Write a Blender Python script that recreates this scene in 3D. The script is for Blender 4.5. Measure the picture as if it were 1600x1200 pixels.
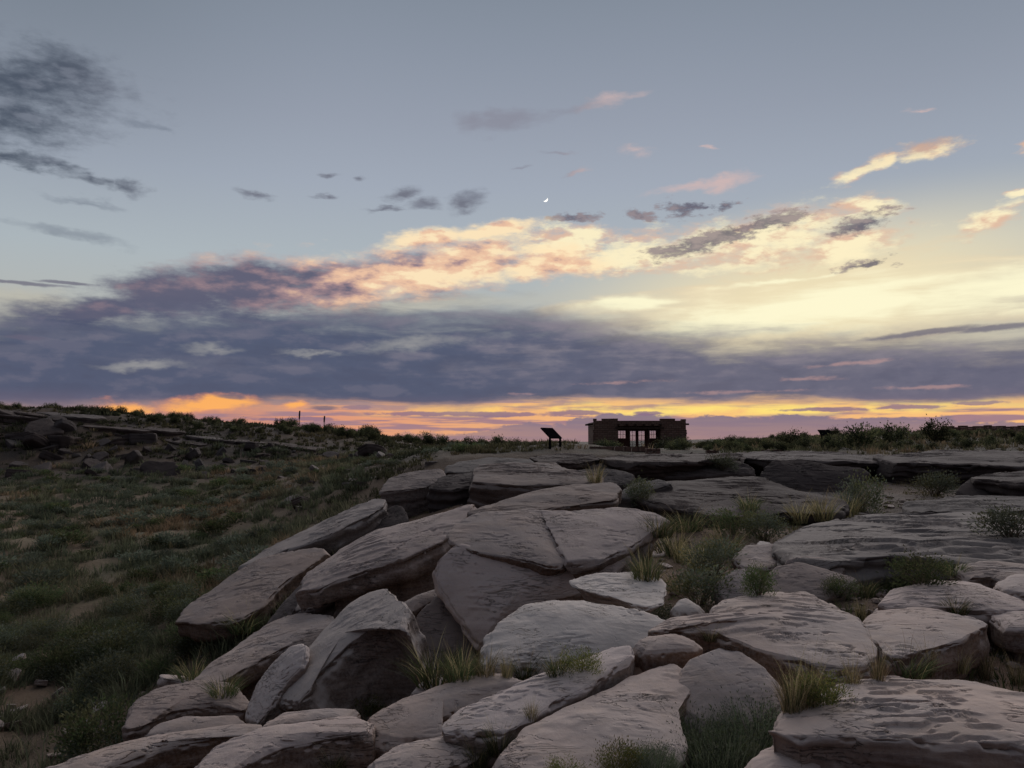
import bpy, math, random
import numpy as np
from math import radians, sin, cos, pi
random.seed(7); RNG = np.random.default_rng(7)
for o in list(bpy.data.objects): bpy.data.objects.remove(o)
S = bpy.context.scene
COL = S.collection

# ------------------------------------------------------------------ camera
EYE = 1.65; F = 1232.0; PITCH = math.atan(90 / F)
cd = bpy.data.cameras.new('camera'); cam = bpy.data.objects.new('camera', cd); COL.objects.link(cam)
cd.sensor_width = 36; cd.lens = 36 * F / 1600; cd.clip_start = 0.05; cd.clip_end = 60000
cam.location = (0, 0, EYE); cam.rotation_euler = (pi / 2 + PITCH, 0, 0); S.camera = cam
def ray(px, py):
    """direction through a photograph pixel, scaled so that its y is 1"""
    u = (px - 800) / F; v = (600 - py) / F
    y = cos(PITCH) - sin(PITCH) * v; z = sin(PITCH) + cos(PITCH) * v
    return np.array([u / y, 1.0, z / y])
def at(px, py, D): return np.array([0, 0, EYE]) + ray(px, py) * D
def ae(px, py):
    r = ray(px, py); return math.degrees(math.atan2(r[0], r[1])), math.degrees(math.asin(r[2] / np.linalg.norm(r)))

def lin(c): return tuple(((v / 255) / 12.92 if v / 255 <= .04045 else ((v / 255 + .055) / 1.055) ** 2.4) for v in c)

# ------------------------------------------------------------------ node helper
class NT:
    def __init__(s, tree): s.t = tree; s.n = tree.nodes; s.l = tree.links
    def node(s, typ, **kw):
        n = s.n.new(typ)
        for k, v in kw.items(): setattr(n, k, v)
        return n
    def put(s, sock, v):
        if v is None: return
        if isinstance(v, bpy.types.NodeSocket): s.l.new(v, sock)
        elif isinstance(v, (tuple, list)) and len(v) == 3 and sock.type == 'RGBA': sock.default_value = (*v, 1)
        else: sock.default_value = v
    def m(s, op, a, b=None, c=None, clamp=False):
        n = s.node('ShaderNodeMath', operation=op, use_clamp=clamp)
        s.put(n.inputs[0], a); s.put(n.inputs[1], b); s.put(n.inputs[2], c); return n.outputs[0]
    def v(s, op, a, b=None, sc=None):
        n = s.node('ShaderNodeVectorMath', operation=op)
        s.put(n.inputs[0], a); s.put(n.inputs[1], b)
        if sc is not None: s.put(n.inputs['Scale'], sc)
        return n.outputs['Value'] if op in ('LENGTH', 'DOT_PRODUCT') else n.outputs[0]
    def comb(s, x, y, z):
        n = s.node('ShaderNodeCombineXYZ'); s.put(n.inputs[0], x); s.put(n.inputs[1], y); s.put(n.inputs[2], z); return n.outputs[0]
    def sm(s, v, a, b, c=0.0, d=1.0):
        n = s.node('ShaderNodeMapRange', interpolation_type='SMOOTHSTEP')
        s.put(n.inputs[0], v); s.put(n.inputs[1], a); s.put(n.inputs[2], b); s.put(n.inputs[3], c); s.put(n.inputs[4], d); return n.outputs[0]
    def mix(s, f, a, b, blend='MIX'):
        n = s.node('ShaderNodeMix', data_type='RGBA', blend_type=blend)
        s.put(n.inputs[0], f); s.put(n.inputs[6], a); s.put(n.inputs[7], b); return n.outputs[2]
    def noise(s, vec, scale, detail=6, rough=.55, dist=0.0, color=False):
        n = s.node('ShaderNodeTexNoise'); s.put(n.inputs['Vector'], vec)
        n.inputs['Scale'].default_value = scale; n.inputs['Detail'].default_value = detail
        n.inputs['Roughness'].default_value = rough; n.inputs['Distortion'].default_value = dist
        return n.outputs['Color' if color else 'Fac']
    def mapping(s, vec, loc=(0, 0, 0), rot=(0, 0, 0), sc=(1, 1, 1), typ='POINT'):
        n = s.node('ShaderNodeMapping', vector_type=typ); s.put(n.inputs[0], vec)
        n.inputs[1].default_value = loc; n.inputs[2].default_value = rot; n.inputs[3].default_value = sc; return n.outputs[0]
    def curve(s, v, pts, v0, v1, lo, hi):
        """piecewise value of v through pts (x, y)"""
        out = s.m('ADD', 0.0, pts[0][1])
        for (x0, y0), (x1, y1) in zip(pts[:-1], pts[1:]):
            if abs(y1 - y0) > 1e-6:
                out = s.m('ADD', out, s.sm(v, x0, x1, 0.0, y1 - y0))
        return out
    def ramp(s, v, stops):
        n = s.node('ShaderNodeValToRGB'); e = n.color_ramp.elements
        e[0].position = stops[0][0]; e[0].color = (*stops[0][1], 1); e[1].position = stops[-1][0]; e[1].color = (*stops[-1][1], 1)
        for p, c in stops[1:-1]: q = e.new(p); q.color = (*c, 1)
        s.put(n.inputs[0], v); return n.outputs[0]

# ------------------------------------------------------------------ world: dusk sky with cloud layers
SUN_AZ, GLOW_LAMP_EL = 17.0, 24.0      # after-glow azimuth; lamp raised above the glow to brighten the rock tops
W = bpy.data.worlds.new('World'); S.world = W; W.use_nodes = True
W.node_tree.nodes.clear(); N = NT(W.node_tree)
gen = N.node('ShaderNodeTexCoord').outputs['Generated']
dirv = N.v('NORMALIZE', gen)
sep = N.node('ShaderNodeSeparateXYZ'); N.put(sep.inputs[0], dirv)
AZ = N.m('MULTIPLY', N.m('ARCTAN2', sep.outputs[0], sep.outputs[1]), 180 / pi)
EL = N.m('MULTIPLY', N.m('ARCSINE', sep.outputs[2]), 180 / pi)
flat = N.mapping(dirv, sc=(1, 1, 2.6))
flat2 = N.mapping(dirv, sc=(1, 1, 7.0))
offs = N.v('ADD', flat, (3.7, 1.9, 8.3))
nA = N.comb(N.noise(flat, 7, 5, .55), N.noise(offs, 7, 5, .55), 0.5)      # slow billows
nB = N.comb(N.noise(flat, 30, 4, .55), N.noise(offs, 30, 4, .55), 0.5)    # small billows
nS = N.noise(flat2, 7, 6, .55, .4)                 # long streaks
nF = N.noise(flat, 42, 7, .66)                      # fine fleece
P0 = N.comb(AZ, EL, 1.0)
warp = N.v('SCALE', N.v('SUBTRACT', nA, (.5, .5, .5)), sc=5.0)
warp2 = N.v('SCALE', N.v('SUBTRACT', nB, (.5, .5, .5)), sc=1.5)
PW = N.v('ADD', N.v('ADD', P0, N.v('MULTIPLY', warp, (1.3, .5, 0))), N.v('MULTIPLY', warp2, (1.1, .75, 0)))
PB = N.v('ADD', P0, N.v('MULTIPLY', warp2, (.6, .25, 0)))
nBs = N.m('SUBTRACT', nF, .5)
def blob2(px, py, rx, ry, rot=0, src=None):
    """squared distance from an ellipse given in photograph pixels, measured in azimuth and elevation"""
    a, e = ae(px, py); sx = abs(ae(px + rx, py)[0] - ae(px - rx, py)[0]) / 2; sy = abs(ae(px, py - ry)[1] - ae(px, py + ry)[1]) / 2
    c, q = cos(radians(rot)), sin(radians(rot))
    x = N.v('DOT_PRODUCT', src or PW, (c / sx, q / sx, -(a * c + e * q) / sx)); y = N.v('DOT_PRODUCT', src or PW, (-q / sy, c / sy, -(-a * q + e * c) / sy))
    return N.m('MULTIPLY_ADD', x, x, N.m('MULTIPLY', y, y))
def field(lst, src=None):
    d = None
    for b in lst:
        x = blob2(*b, src=src); d = x if d is None else N.m('SMOOTH_MIN', d, x, .3)
    return N.m('SUBTRACT', 1.0, N.m('SQRT', N.m('MAXIMUM', d, 0.0)))
def emit(c):
    b = N.node('ShaderNodeBackground'); N.put(b.inputs[0], c); return b.outputs[0]
def over(f, prev, c):
    """lay one cloud layer over the sky so far (as shaders: one colour chain this long overruns the shader stack)"""
    if prev.type != 'SHADER': prev = emit(prev)
    n = N.node('ShaderNodeMixShader'); N.put(n.inputs[0], f); N.l.new(prev, n.inputs[1]); N.l.new(emit(c), n.inputs[2]); return n.outputs[0]
# clear sky by elevation
base = N.ramp(N.m('DIVIDE', EL, 90.0), [(0, lin((196, 150, 128))), (.035, lin((190, 168, 150))), (.075, lin((180, 180, 172))), (.14, lin((172, 182, 188))),
    (.2, lin((160, 169, 183))), (.25, lin((149, 157, 172))), (.30, lin((138, 147, 162))), (.345, lin((128, 138, 152))), (.6, lin((118, 125, 140))), (1, lin((116, 123, 139)))])
nish = N.node('ShaderNodeTexSky', sky_type='NISHITA', sun_disc=False, sun_elevation=radians(1.5), sun_rotation=radians(SUN_AZ))
base = N.mix(.002, base, nish.outputs[0], 'ADD')
side = N.sm(AZ, -34, 14)
base = N.mix(N.m('MULTIPLY', N.sm(N.m('ABSOLUTE', AZ), 10, 34), N.m('MULTIPLY', N.sm(EL, 10, 30), N.m('SUBTRACT', .45, N.m('MULTIPLY', side, .3)))), base, lin((96, 108, 118)))
east = N.sm(N.v('DOT_PRODUCT', dirv, (sin(radians(SUN_AZ)), cos(radians(SUN_AZ)), 0)), .35, -.5)      # dusk sky opposite the sunset
base = N.mix(N.m('MULTIPLY', east, N.sm(EL, 60, 8, 0, .9)), base, lin((60, 66, 86)))
# after-glow, brightest over the place where the sun went
g1 = N.sm(field([(1280, 462, 640, 175, 5)], P0), 0.0, .9)
col = over(N.m('MULTIPLY', g1, .72), base, lin((255, 236, 186)))
# sheet of lit cirrus low on the right
nM = N.noise(flat, 16, 5, .56)                     # billow shading
nMs = N.m('SUBTRACT', nM, .5)
relief = N.m('MULTIPLY', N.m('SUBTRACT', nM, N.noise(N.v('ADD', flat, (.010, 0, -.028)), 16, 5, .56)), 1.0)      # puffs are brighter on the side of the low sun
nSs = N.m('SUBTRACT', nS, .5)
ero = N.m('ADD', N.m('MULTIPLY', nBs, 1.2), N.m('ADD', N.m('MULTIPLY', nMs, 1.1), N.m('MULTIPLY', nSs, .9)))   # frays every edge
f = field([(1290, 482, 380, 70, 4), (1560, 456, 300, 52, 6), (1150, 500, 260, 40, 5), (990, 476, 150, 16, 3), (1230, 436, 120, 8, 5)], N.v('ADD', P0, N.v('MULTIPLY', warp, (2.0, .45, 0))))
mk = N.sm(N.m('ADD', f, N.m('MULTIPLY', nSs, 2.6)), -.1, .85)
col = over(N.m('MULTIPLY', mk, .93), col, N.mix(N.sm(N.m('ADD', f, nSs), .0, .7), lin((232, 208, 172)), lin((255, 249, 212))))
f = field([(60, 500, 150, 46, 0), (20, 465, 110, 30, 0), (640, 478, 300, 22, 3)])
col = over(N.m('MULTIPLY', N.sm(f, 0, .9), .55), col, lin((192, 186, 168)))
# lit golden clouds
GOLD = [(1350, 258, 66, 17, 16), (1440, 236, 58, 19, 4), (1590, 229, 26, 11, 0), (1535, 347, 66, 22, 20), (1590, 300, 26, 10, 0), (1340, 378, 92, 30, 4),
        (1180, 376, 190, 54, 6), (1010, 396, 170, 42, 4), (1340, 325, 80, 20, -16), (890, 385, 66, 44, 0)]
f = field(GOLD)
mk = N.sm(N.m('ADD', f, ero), -.12, .7)
cg = N.mix(N.sm(N.m('ADD', f, N.m('ADD', N.m('MULTIPLY', nMs, 1.2), N.m('MULTIPLY', relief, 4.0))), -.1, .7), lin((226, 188, 162)), lin((255, 241, 200)))
cg = N.mix(N.sm(EL, 16.5, 21, 0, .9), cg, N.mix(N.sm(N.m('ADD', nM, N.m('MULTIPLY', nBs, .6)), .40, .62), lin((158, 138, 136)), lin((246, 206, 156))))
col = over(N.m('MULTIPLY', mk, .93), col, cg)
# faint pink scraps
f = field([(925, 163, 100, 14, 10), (800, 190, 110, 22, 8), (740, 196, 60, 20, 0), (890, 237, 52, 7, -3), (1110, 286, 96, 12, 5), (1000, 240, 44, 14, 0), (1110, 232, 15, 5, 0), (1430, 172, 32, 5, 0), (830, 260, 19, 5, 0), (915, 271, 24, 6, 10)])
mk = N.sm(N.m('ADD', f, N.m('MULTIPLY', ero, .8)), .0, 1.1)
col = over(N.m('MULTIPLY', mk, .75), col, N.mix(N.sm(N.m('ADD', AZ, N.m('MULTIPLY', nMs, 8.0)), 2.5, 9), lin((136, 137, 151)), lin((214, 184, 178))))
# grey and blue-black clouds, unlit
DARK = [(40, 132, 200, 62, 2), (30, 190, 140, 46, 0), (120, 118, 120, 46, 0), (20, 240, 50, 11, 0), (70, 254, 60, 11, -8), (128, 281, 56, 12, -14), (195, 297, 46, 11, -12), (505, 273, 17, 7, 0), (556, 278, 15, 7, 0), (386, 302, 28, 7, -10),
        (500, 313, 24, 5, 0), (636, 303, 36, 14, 10), (680, 321, 30, 10, 0), (735, 317, 30, 17, 24), (612, 326, 44, 5, 0)]
f = field(DARK)
mk = N.sm(N.m('ADD', f, N.m('ADD', N.m('MULTIPLY', nBs, 1.5), N.m('MULTIPLY', nMs, 1.0))), -.25, 1.05)
cdk = N.mix(N.sm(AZ, -34, -18), lin((64, 74, 90)), lin((106, 108, 122)))
cdk = N.mix(N.m('MULTIPLY', N.sm(relief, -.02, .14), .5), cdk, lin((128, 134, 148)))
col = over(N.m('MULTIPLY', mk, .88), col, cdk)
f = field([(100, 364, 150, 11, -6), (150, 320, 90, 9, -6), (230, 190, 40, 10, 0)])
col = over(N.m('MULTIPLY', N.sm(N.m('ADD', f, N.m('MULTIPLY', ero, .6)), 0, 1), .5), col, lin((108, 117, 132)))
SPOT = [(1085, 322, 54, 14, 2), (1005, 338, 30, 11, 0), (1105, 378, 120, 22, 10), (1205, 347, 90, 20, 8), (1345, 352, 72, 18, 6), (1352, 416, 50, 11, 0), (900, 340, 44, 8, 0)]
f = field(SPOT)
mk = N.sm(N.m('ADD', f, N.m('ADD', N.m('MULTIPLY', nBs, 3.4), N.m('MULTIPLY', nMs, 1.4))), .0, .75)
col = over(N.m('MULTIPLY', mk, .88), col, N.mix(N.sm(N.m('ADD', nF, nMs), .4, .65), lin((92, 89, 106)), lin((146, 132, 136))))
# long cumulus: violet on the left, peach where the low sun catches it
CUM = [(150, 484, 130, 28, 6), (270, 460, 140, 44, 6), (400, 450, 140, 52, 4), (520, 442, 130, 46, 6), (640, 428, 120, 44, 8), (740, 408, 100, 42, 8), (780, 363, 74, 15, 10), (690, 374, 70, 18, 6), (860, 412, 90, 30, 0)]
f = field(CUM)
mk = N.sm(N.m('ADD', f, N.m('MULTIPLY', ero, .75)), -.28, .62)
lit = N.m('ADD', N.m('ADD', N.sm(AZ, -22, -3), N.m('MULTIPLY', N.m('ADD', N.m('ADD', N.m('MULTIPLY', nMs, .9), N.m('MULTIPLY', relief, 2.3)), N.m('MULTIPLY', nBs, .7)), N.sm(AZ, -24, -6, .45, 1.0))), N.m('MULTIPLY', N.sm(f, .5, .0), N.sm(EL, 10.4, 12.8, -.25, .5)))
ccu = N.mix(N.sm(lit, -.05, .5), lin((90, 89, 112)), lin((164, 134, 138)))
ccu = N.mix(N.sm(lit, .35, .9), ccu, lin((238, 194, 162)))
ccu = N.mix(N.sm(lit, .85, 1.3), ccu, lin((255, 230, 188)))
col = over(N.m('MULTIPLY', mk, .94), col, ccu)
# slate bank across the whole west
top = N.curve(AZ, [(-180, 7.0), (-60, 7.6), (-35, 7.6), (-28, 8.4), (-15, 9.2), (0, 9.3), (8, 8.2), (18, 6.9), (33, 6.3), (60, 7.0), (180, 7.0)], -180, 180, 0, 12)
bot = N.curve(AZ, [(-180, 1.5), (-60, 1.6), (-35, 1.5), (-27, 1.7), (-20, 2.0), (-14, 2.45), (-4, 2.5), (0, 2.9), (10, 2.85), (33, 2.45), (60, 2.0), (180, 1.5)], -180, 180, 0, 12)
wob = N.m('ADD', N.m('MULTIPLY', nSs, 5.0), N.m('ADD', N.m('MULTIPLY', nBs, .8), N.m('MULTIPLY', nMs, 1.4)))
mt = N.sm(N.m('ADD', N.m('SUBTRACT', top, EL), wob), -1.6, 1.6)
mb = N.sm(N.m('ADD', N.m('SUBTRACT', EL, bot), N.m('MULTIPLY', wob, .3)), -.45, N.sm(AZ, -22, -10, 1.3, .55))
cb = N.mix(N.sm(AZ, -8, 18), lin((76, 85, 111)), lin((98, 99, 120)))
cb = N.mix(N.m('MULTIPLY', N.m('MULTIPLY', N.sm(N.m('ADD', nS, N.m('MULTIPLY', nMs, .5)), .45, .7), N.sm(EL, 3, 7)), N.sm(AZ, -24, 14, .15, .5)), cb, lin((158, 148, 154)))
cb = N.mix(N.m('MULTIPLY', N.sm(relief, .0, .18), .16), cb, lin((148, 138, 150)))
cb = N.mix(N.m('MULTIPLY', N.sm(relief, .0, -.18), .22), cb, lin((66, 70, 94)))
cb = N.mix(N.m('MULTIPLY', N.sm(EL, 3.6, 2.2), .22), cb, lin((150, 122, 136)))
hol = field([(215, 571, 100, 9, 2), (640, 540, 130, 12, 4), (480, 552, 70, 6, 0), (1000, 515, 90, 8, 0), (330, 548, 60, 10, 0)])
cb = N.mix(N.m('MULTIPLY', N.sm(N.m('ADD', hol, N.m('MULTIPLY', ero, .6)), -.1, 1.0), .55), cb, lin((172, 170, 166)))
hol = field([(960, 598, 120, 6, 2), (1260, 592, 100, 6, 0), (1330, 568, 130, 5, 3), (1180, 612, 130, 5, 0), (1450, 605, 100, 5, 0), (820, 615, 60, 4, 0)], PB)
cb = N.mix(N.m('MULTIPLY', N.sm(N.m('ADD', hol, N.m('MULTIPLY', ero, 1.6)), .3, 1.2), .42), cb, lin((206, 160, 152)))
col = over(N.m('MULTIPLY', N.m('MULTIPLY', mt, mb), .96), col, cb)
# strip of fire between bank and horizon
under = N.m('MULTIPLY', N.m('SUBTRACT', 1.0, mb), N.sm(EL, 6.5, 3.6))
fire = N.mix(N.sm(AZ, -30, -12), lin((150, 116, 124)), N.mix(N.sm(AZ, -16, 12), lin((222, 152, 122)), lin((246, 188, 124))))
fire = N.mix(N.sm(N.noise(N.mapping(dirv, sc=(1, 1, 16)), 9, 5, .55), .42, .56), lin((164, 128, 136)), fire)
hot = N.m('MULTIPLY', N.sm(N.m('ABSOLUTE', N.m('ADD', N.m('SUBTRACT', EL, N.curve(AZ, [(-35, 3.2), (-20, 2.7), (-10, 2.25), (5, 2.35), (20, 2.25), (33, 2.5)], -35, 35, 0, 6)), N.m('MULTIPLY', nSs, 1.6))), .62, .05), N.sm(N.m('ABSOLUTE', N.m('SUBTRACT', AZ, 14)), 40, 8))
fire = N.mix(N.m('MULTIPLY', hot, N.sm(N.m('ADD', nM, N.m('MULTIPLY', nSs, .8)), .36, .6, .2, 1.0)), fire, N.mix(N.sm(AZ, -14, 10), lin((255, 190, 112)), lin((255, 224, 124))))
# violet cumulus heads standing on the horizon
headt = N.curve(AZ, [(-180, .9), (-40, .9), (-15, .55), (-5, .7), (2, 1.3), (8, 1.95), (18, 1.7), (26, 1.6), (33, 1.3), (45, 1.0), (180, .9)], -180, 180, 0, 4)
hd = N.sm(N.m('ADD', N.m('SUBTRACT', headt, EL), N.m('ADD', N.m('MULTIPLY', nBs, .9), N.m('MULTIPLY', nMs, 1.6))), -.04, .14)
fire = N.mix(N.m('MULTIPLY', hd, N.sm(AZ, -14, 3, .25, .95)), fire, N.mix(N.sm(EL, .1, 1.9), lin((158, 128, 132)), lin((134, 118, 134))))
# thin violet bars within the strip
bar = field([(720, 647, 210, 5, 0), (560, 636, 28, 5, 0), (1010, 646, 26, 4, 0), (1290, 640, 90, 4, 0), (1420, 636, 70, 4, 0), (900, 645, 60, 5, 0), (460, 655, 80, 4, 0), (1530, 630, 60, 4, 0)], PB)
fire = N.mix(N.m('MULTIPLY', N.sm(N.m('ADD', bar, N.m('MULTIPLY', nBs, 1.5)), .0, .45), .85), fire, lin((138, 112, 134)))
fire = N.mix(N.sm(EL, -.3, -3), fire, lin((96, 84, 84)))
col = over(N.m('MULTIPLY', under, N.sm(N.m('ABSOLUTE', N.m('SUBTRACT', AZ, 5)), 75, 42)), col, fire)
# glowing hole on the left and little dark scraps in front
f = field([(330, 628, 110, 17, 0), (205, 633, 50, 13, 0), (470, 636, 36, 9, 0)])
col = over(N.m('MULTIPLY', N.sm(N.m('ADD', f, N.m('MULTIPLY', ero, .8)), -.2, .8), .95), col, N.mix(N.sm(f, .0, .6), lin((232, 150, 116)), lin((255, 178, 98))))
f = field([(362, 620, 28, 5, 0), (1440, 520, 120, 6, 4), (1560, 512, 80, 7, 2), (40, 527, 40, 5, 0), (30, 442, 100, 4, 0), (508, 637, 28, 5, 0), (100, 442, 60, 3, 0)], PB)
col = over(N.m('MULTIPLY', N.sm(N.m('ADD', f, N.m('MULTIPLY', ero, .5)), -.05, .6), .75), col, lin((102, 99, 118)))
N.l.new(col, N.node('ShaderNodeOutputWorld').inputs[0])

W.cycles.sampling_method = 'MANUAL'; W.cycles.sample_map_resolution = 512
sl = bpy.data.lights.new('glow_lamp', 'SUN'); sl.energy = 1.95; sl.angle = radians(60); sl.color = (1, .95, .94)  # added lamp standing in for the western after-glow; the sun has set
glow_lamp = bpy.data.objects.new('glow_lamp', sl); COL.objects.link(glow_lamp)
glow_lamp.rotation_euler = (radians(90 - GLOW_LAMP_EL), 0, radians(180 - SUN_AZ))
vs = S.view_settings; vs.view_transform = 'Standard'; vs.look = 'None'; vs.gamma = 1; vs.exposure = 0.0; vs.use_curve_mapping = False
S.render.resolution_x = 1024; S.render.resolution_y = 768

# ------------------------------------------------------------------ numpy noise
_p = np.random.default_rng(3).permutation(256); PERM = np.concatenate([_p, _p, _p]).astype(np.int32)
GR = np.array([[1,1,0],[-1,1,0],[1,-1,0],[-1,-1,0],[1,0,1],[-1,0,1],[1,0,-1],[-1,0,-1],[0,1,1],[0,-1,1],[0,1,-1],[0,-1,-1]], float)
def perlin(p):
    p = np.asarray(p, float); i = np.floor(p).astype(np.int64); f = p - i; i &= 255
    u = f * f * f * (f * (f * 6 - 15) + 10); r = 0
    for dx in (0, 1):
        wx = u[:, 0] if dx else 1 - u[:, 0]; a = PERM[(i[:, 0] + dx) & 255]
        for dy in (0, 1):
            wy = u[:, 1] if dy else 1 - u[:, 1]; b = PERM[a + ((i[:, 1] + dy) & 255)]
            for dz in (0, 1):
                wz = u[:, 2] if dz else 1 - u[:, 2]
                g = GR[PERM[b + ((i[:, 2] + dz) & 255)] % 12]
                r = r + wx * wy * wz * (g[:, 0] * (f[:, 0] - dx) + g[:, 1] * (f[:, 1] - dy) + g[:, 2] * (f[:, 2] - dz))
    return r
def fbm(p, o=4, gain=.5):
    r = 0; a = 1.0; q = np.asarray(p, float)
    for k in range(o): r = r + a * perlin(q + 17.3 * k); a *= gain; q = q * 2.03
    return r
def ss(x, a, b):
    t = np.clip((np.asarray(x, float) - a) / (b - a), 0, 1); return t * t * (3 - 2 * t)

# ------------------------------------------------------------------ object helpers
def link(name, data, parent=None):
    o = bpy.data.objects.new(name, data); COL.objects.link(o)
    if parent: o.parent = parent
    return o
def tag(o, label=None, cat=None, group=None, kind=None):
    if label: o['label'] = label
    if cat: o['category'] = cat
    if group: o['group'] = group
    if kind: o['kind'] = kind
    return o
def mesh(name, V, faces, mat, smooth=True, col=None):
    """faces: list of int arrays (n,3) / (n,4)"""
    me = bpy.data.meshes.new(name); V = np.asarray(V, np.float32)
    loops = np.concatenate([f.reshape(-1) for f in faces]).astype(np.int32)
    tot = np.concatenate([np.full(len(f), f.shape[1]) for f in faces]).astype(np.int32)
    st = np.concatenate([[0], np.cumsum(tot)[:-1]]).astype(np.int32)
    me.vertices.add(len(V)); me.vertices.foreach_set('co', V.reshape(-1))
    me.loops.add(len(loops)); me.loops.foreach_set('vertex_index', loops)
    me.polygons.add(len(tot)); me.polygons.foreach_set('loop_start', st); me.polygons.foreach_set('loop_total', tot)
    me.polygons.foreach_set('use_smooth', np.full(len(tot), smooth))
    me.update(calc_edges=True)
    if col is not None:
        a = me.color_attributes.new('Col', 'FLOAT_COLOR', 'POINT'); a.data.foreach_set('color', np.asarray(col, np.float32).reshape(-1))
    if mat: me.materials.append(mat)
    return me
BOXF = np.array([[0,3,2,1],[4,5,6,7],[0,1,5,4],[1,2,6,5],[2,3,7,6],[3,0,4,7]])
def boxes(lst):
    V = []; Fc = []
    for x0, x1, y0, y1, z0, z1 in lst:
        b = len(V); V += [(x0,y0,z0),(x1,y0,z0),(x1,y1,z0),(x0,y1,z0),(x0,y0,z1),(x1,y0,z1),(x1,y1,z1),(x0,y1,z1)]; Fc.append(BOXF + b)
    return np.array(V, float), np.concatenate(Fc)
def box_part(name, lst, mat, parent, rough=0.0):
    V, Fc = boxes(lst)
    if rough: V = V + RNG.normal(0, rough, V.shape)
    return link(name, mesh(name, V, [Fc], mat, False), parent)
def tube(path, radii, n=6):
    V = []; Fc = []; path = np.asarray(path, float)
    for k, p in enumerate(path):
        d = path[min(k + 1, len(path) - 1)] - path[max(k - 1, 0)]; d /= np.linalg.norm(d)
        a = np.cross(d, (0, 0, 1) if abs(d[2]) < .9 else (1, 0, 0)); a /= np.linalg.norm(a); b = np.cross(d, a)
        for j in range(n): t = 2 * pi * j / n; V.append(p + radii[k] * (a * cos(t) + b * sin(t)))
    for k in range(len(path) - 1):
        for j in range(n): Fc.append((k * n + j, k * n + (j + 1) % n, (k + 1) * n + (j + 1) % n, (k + 1) * n + j))
    m0 = len(V); V.append(path[0]); V.append(path[-1]); T = []
    for j in range(n): T.append((m0, (j + 1) % n, j)); T.append((m0 + 1, (len(path) - 1) * n + j, (len(path) - 1) * n + (j + 1) % n))
    return np.array(V), [np.array(Fc), np.array(T)]

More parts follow.
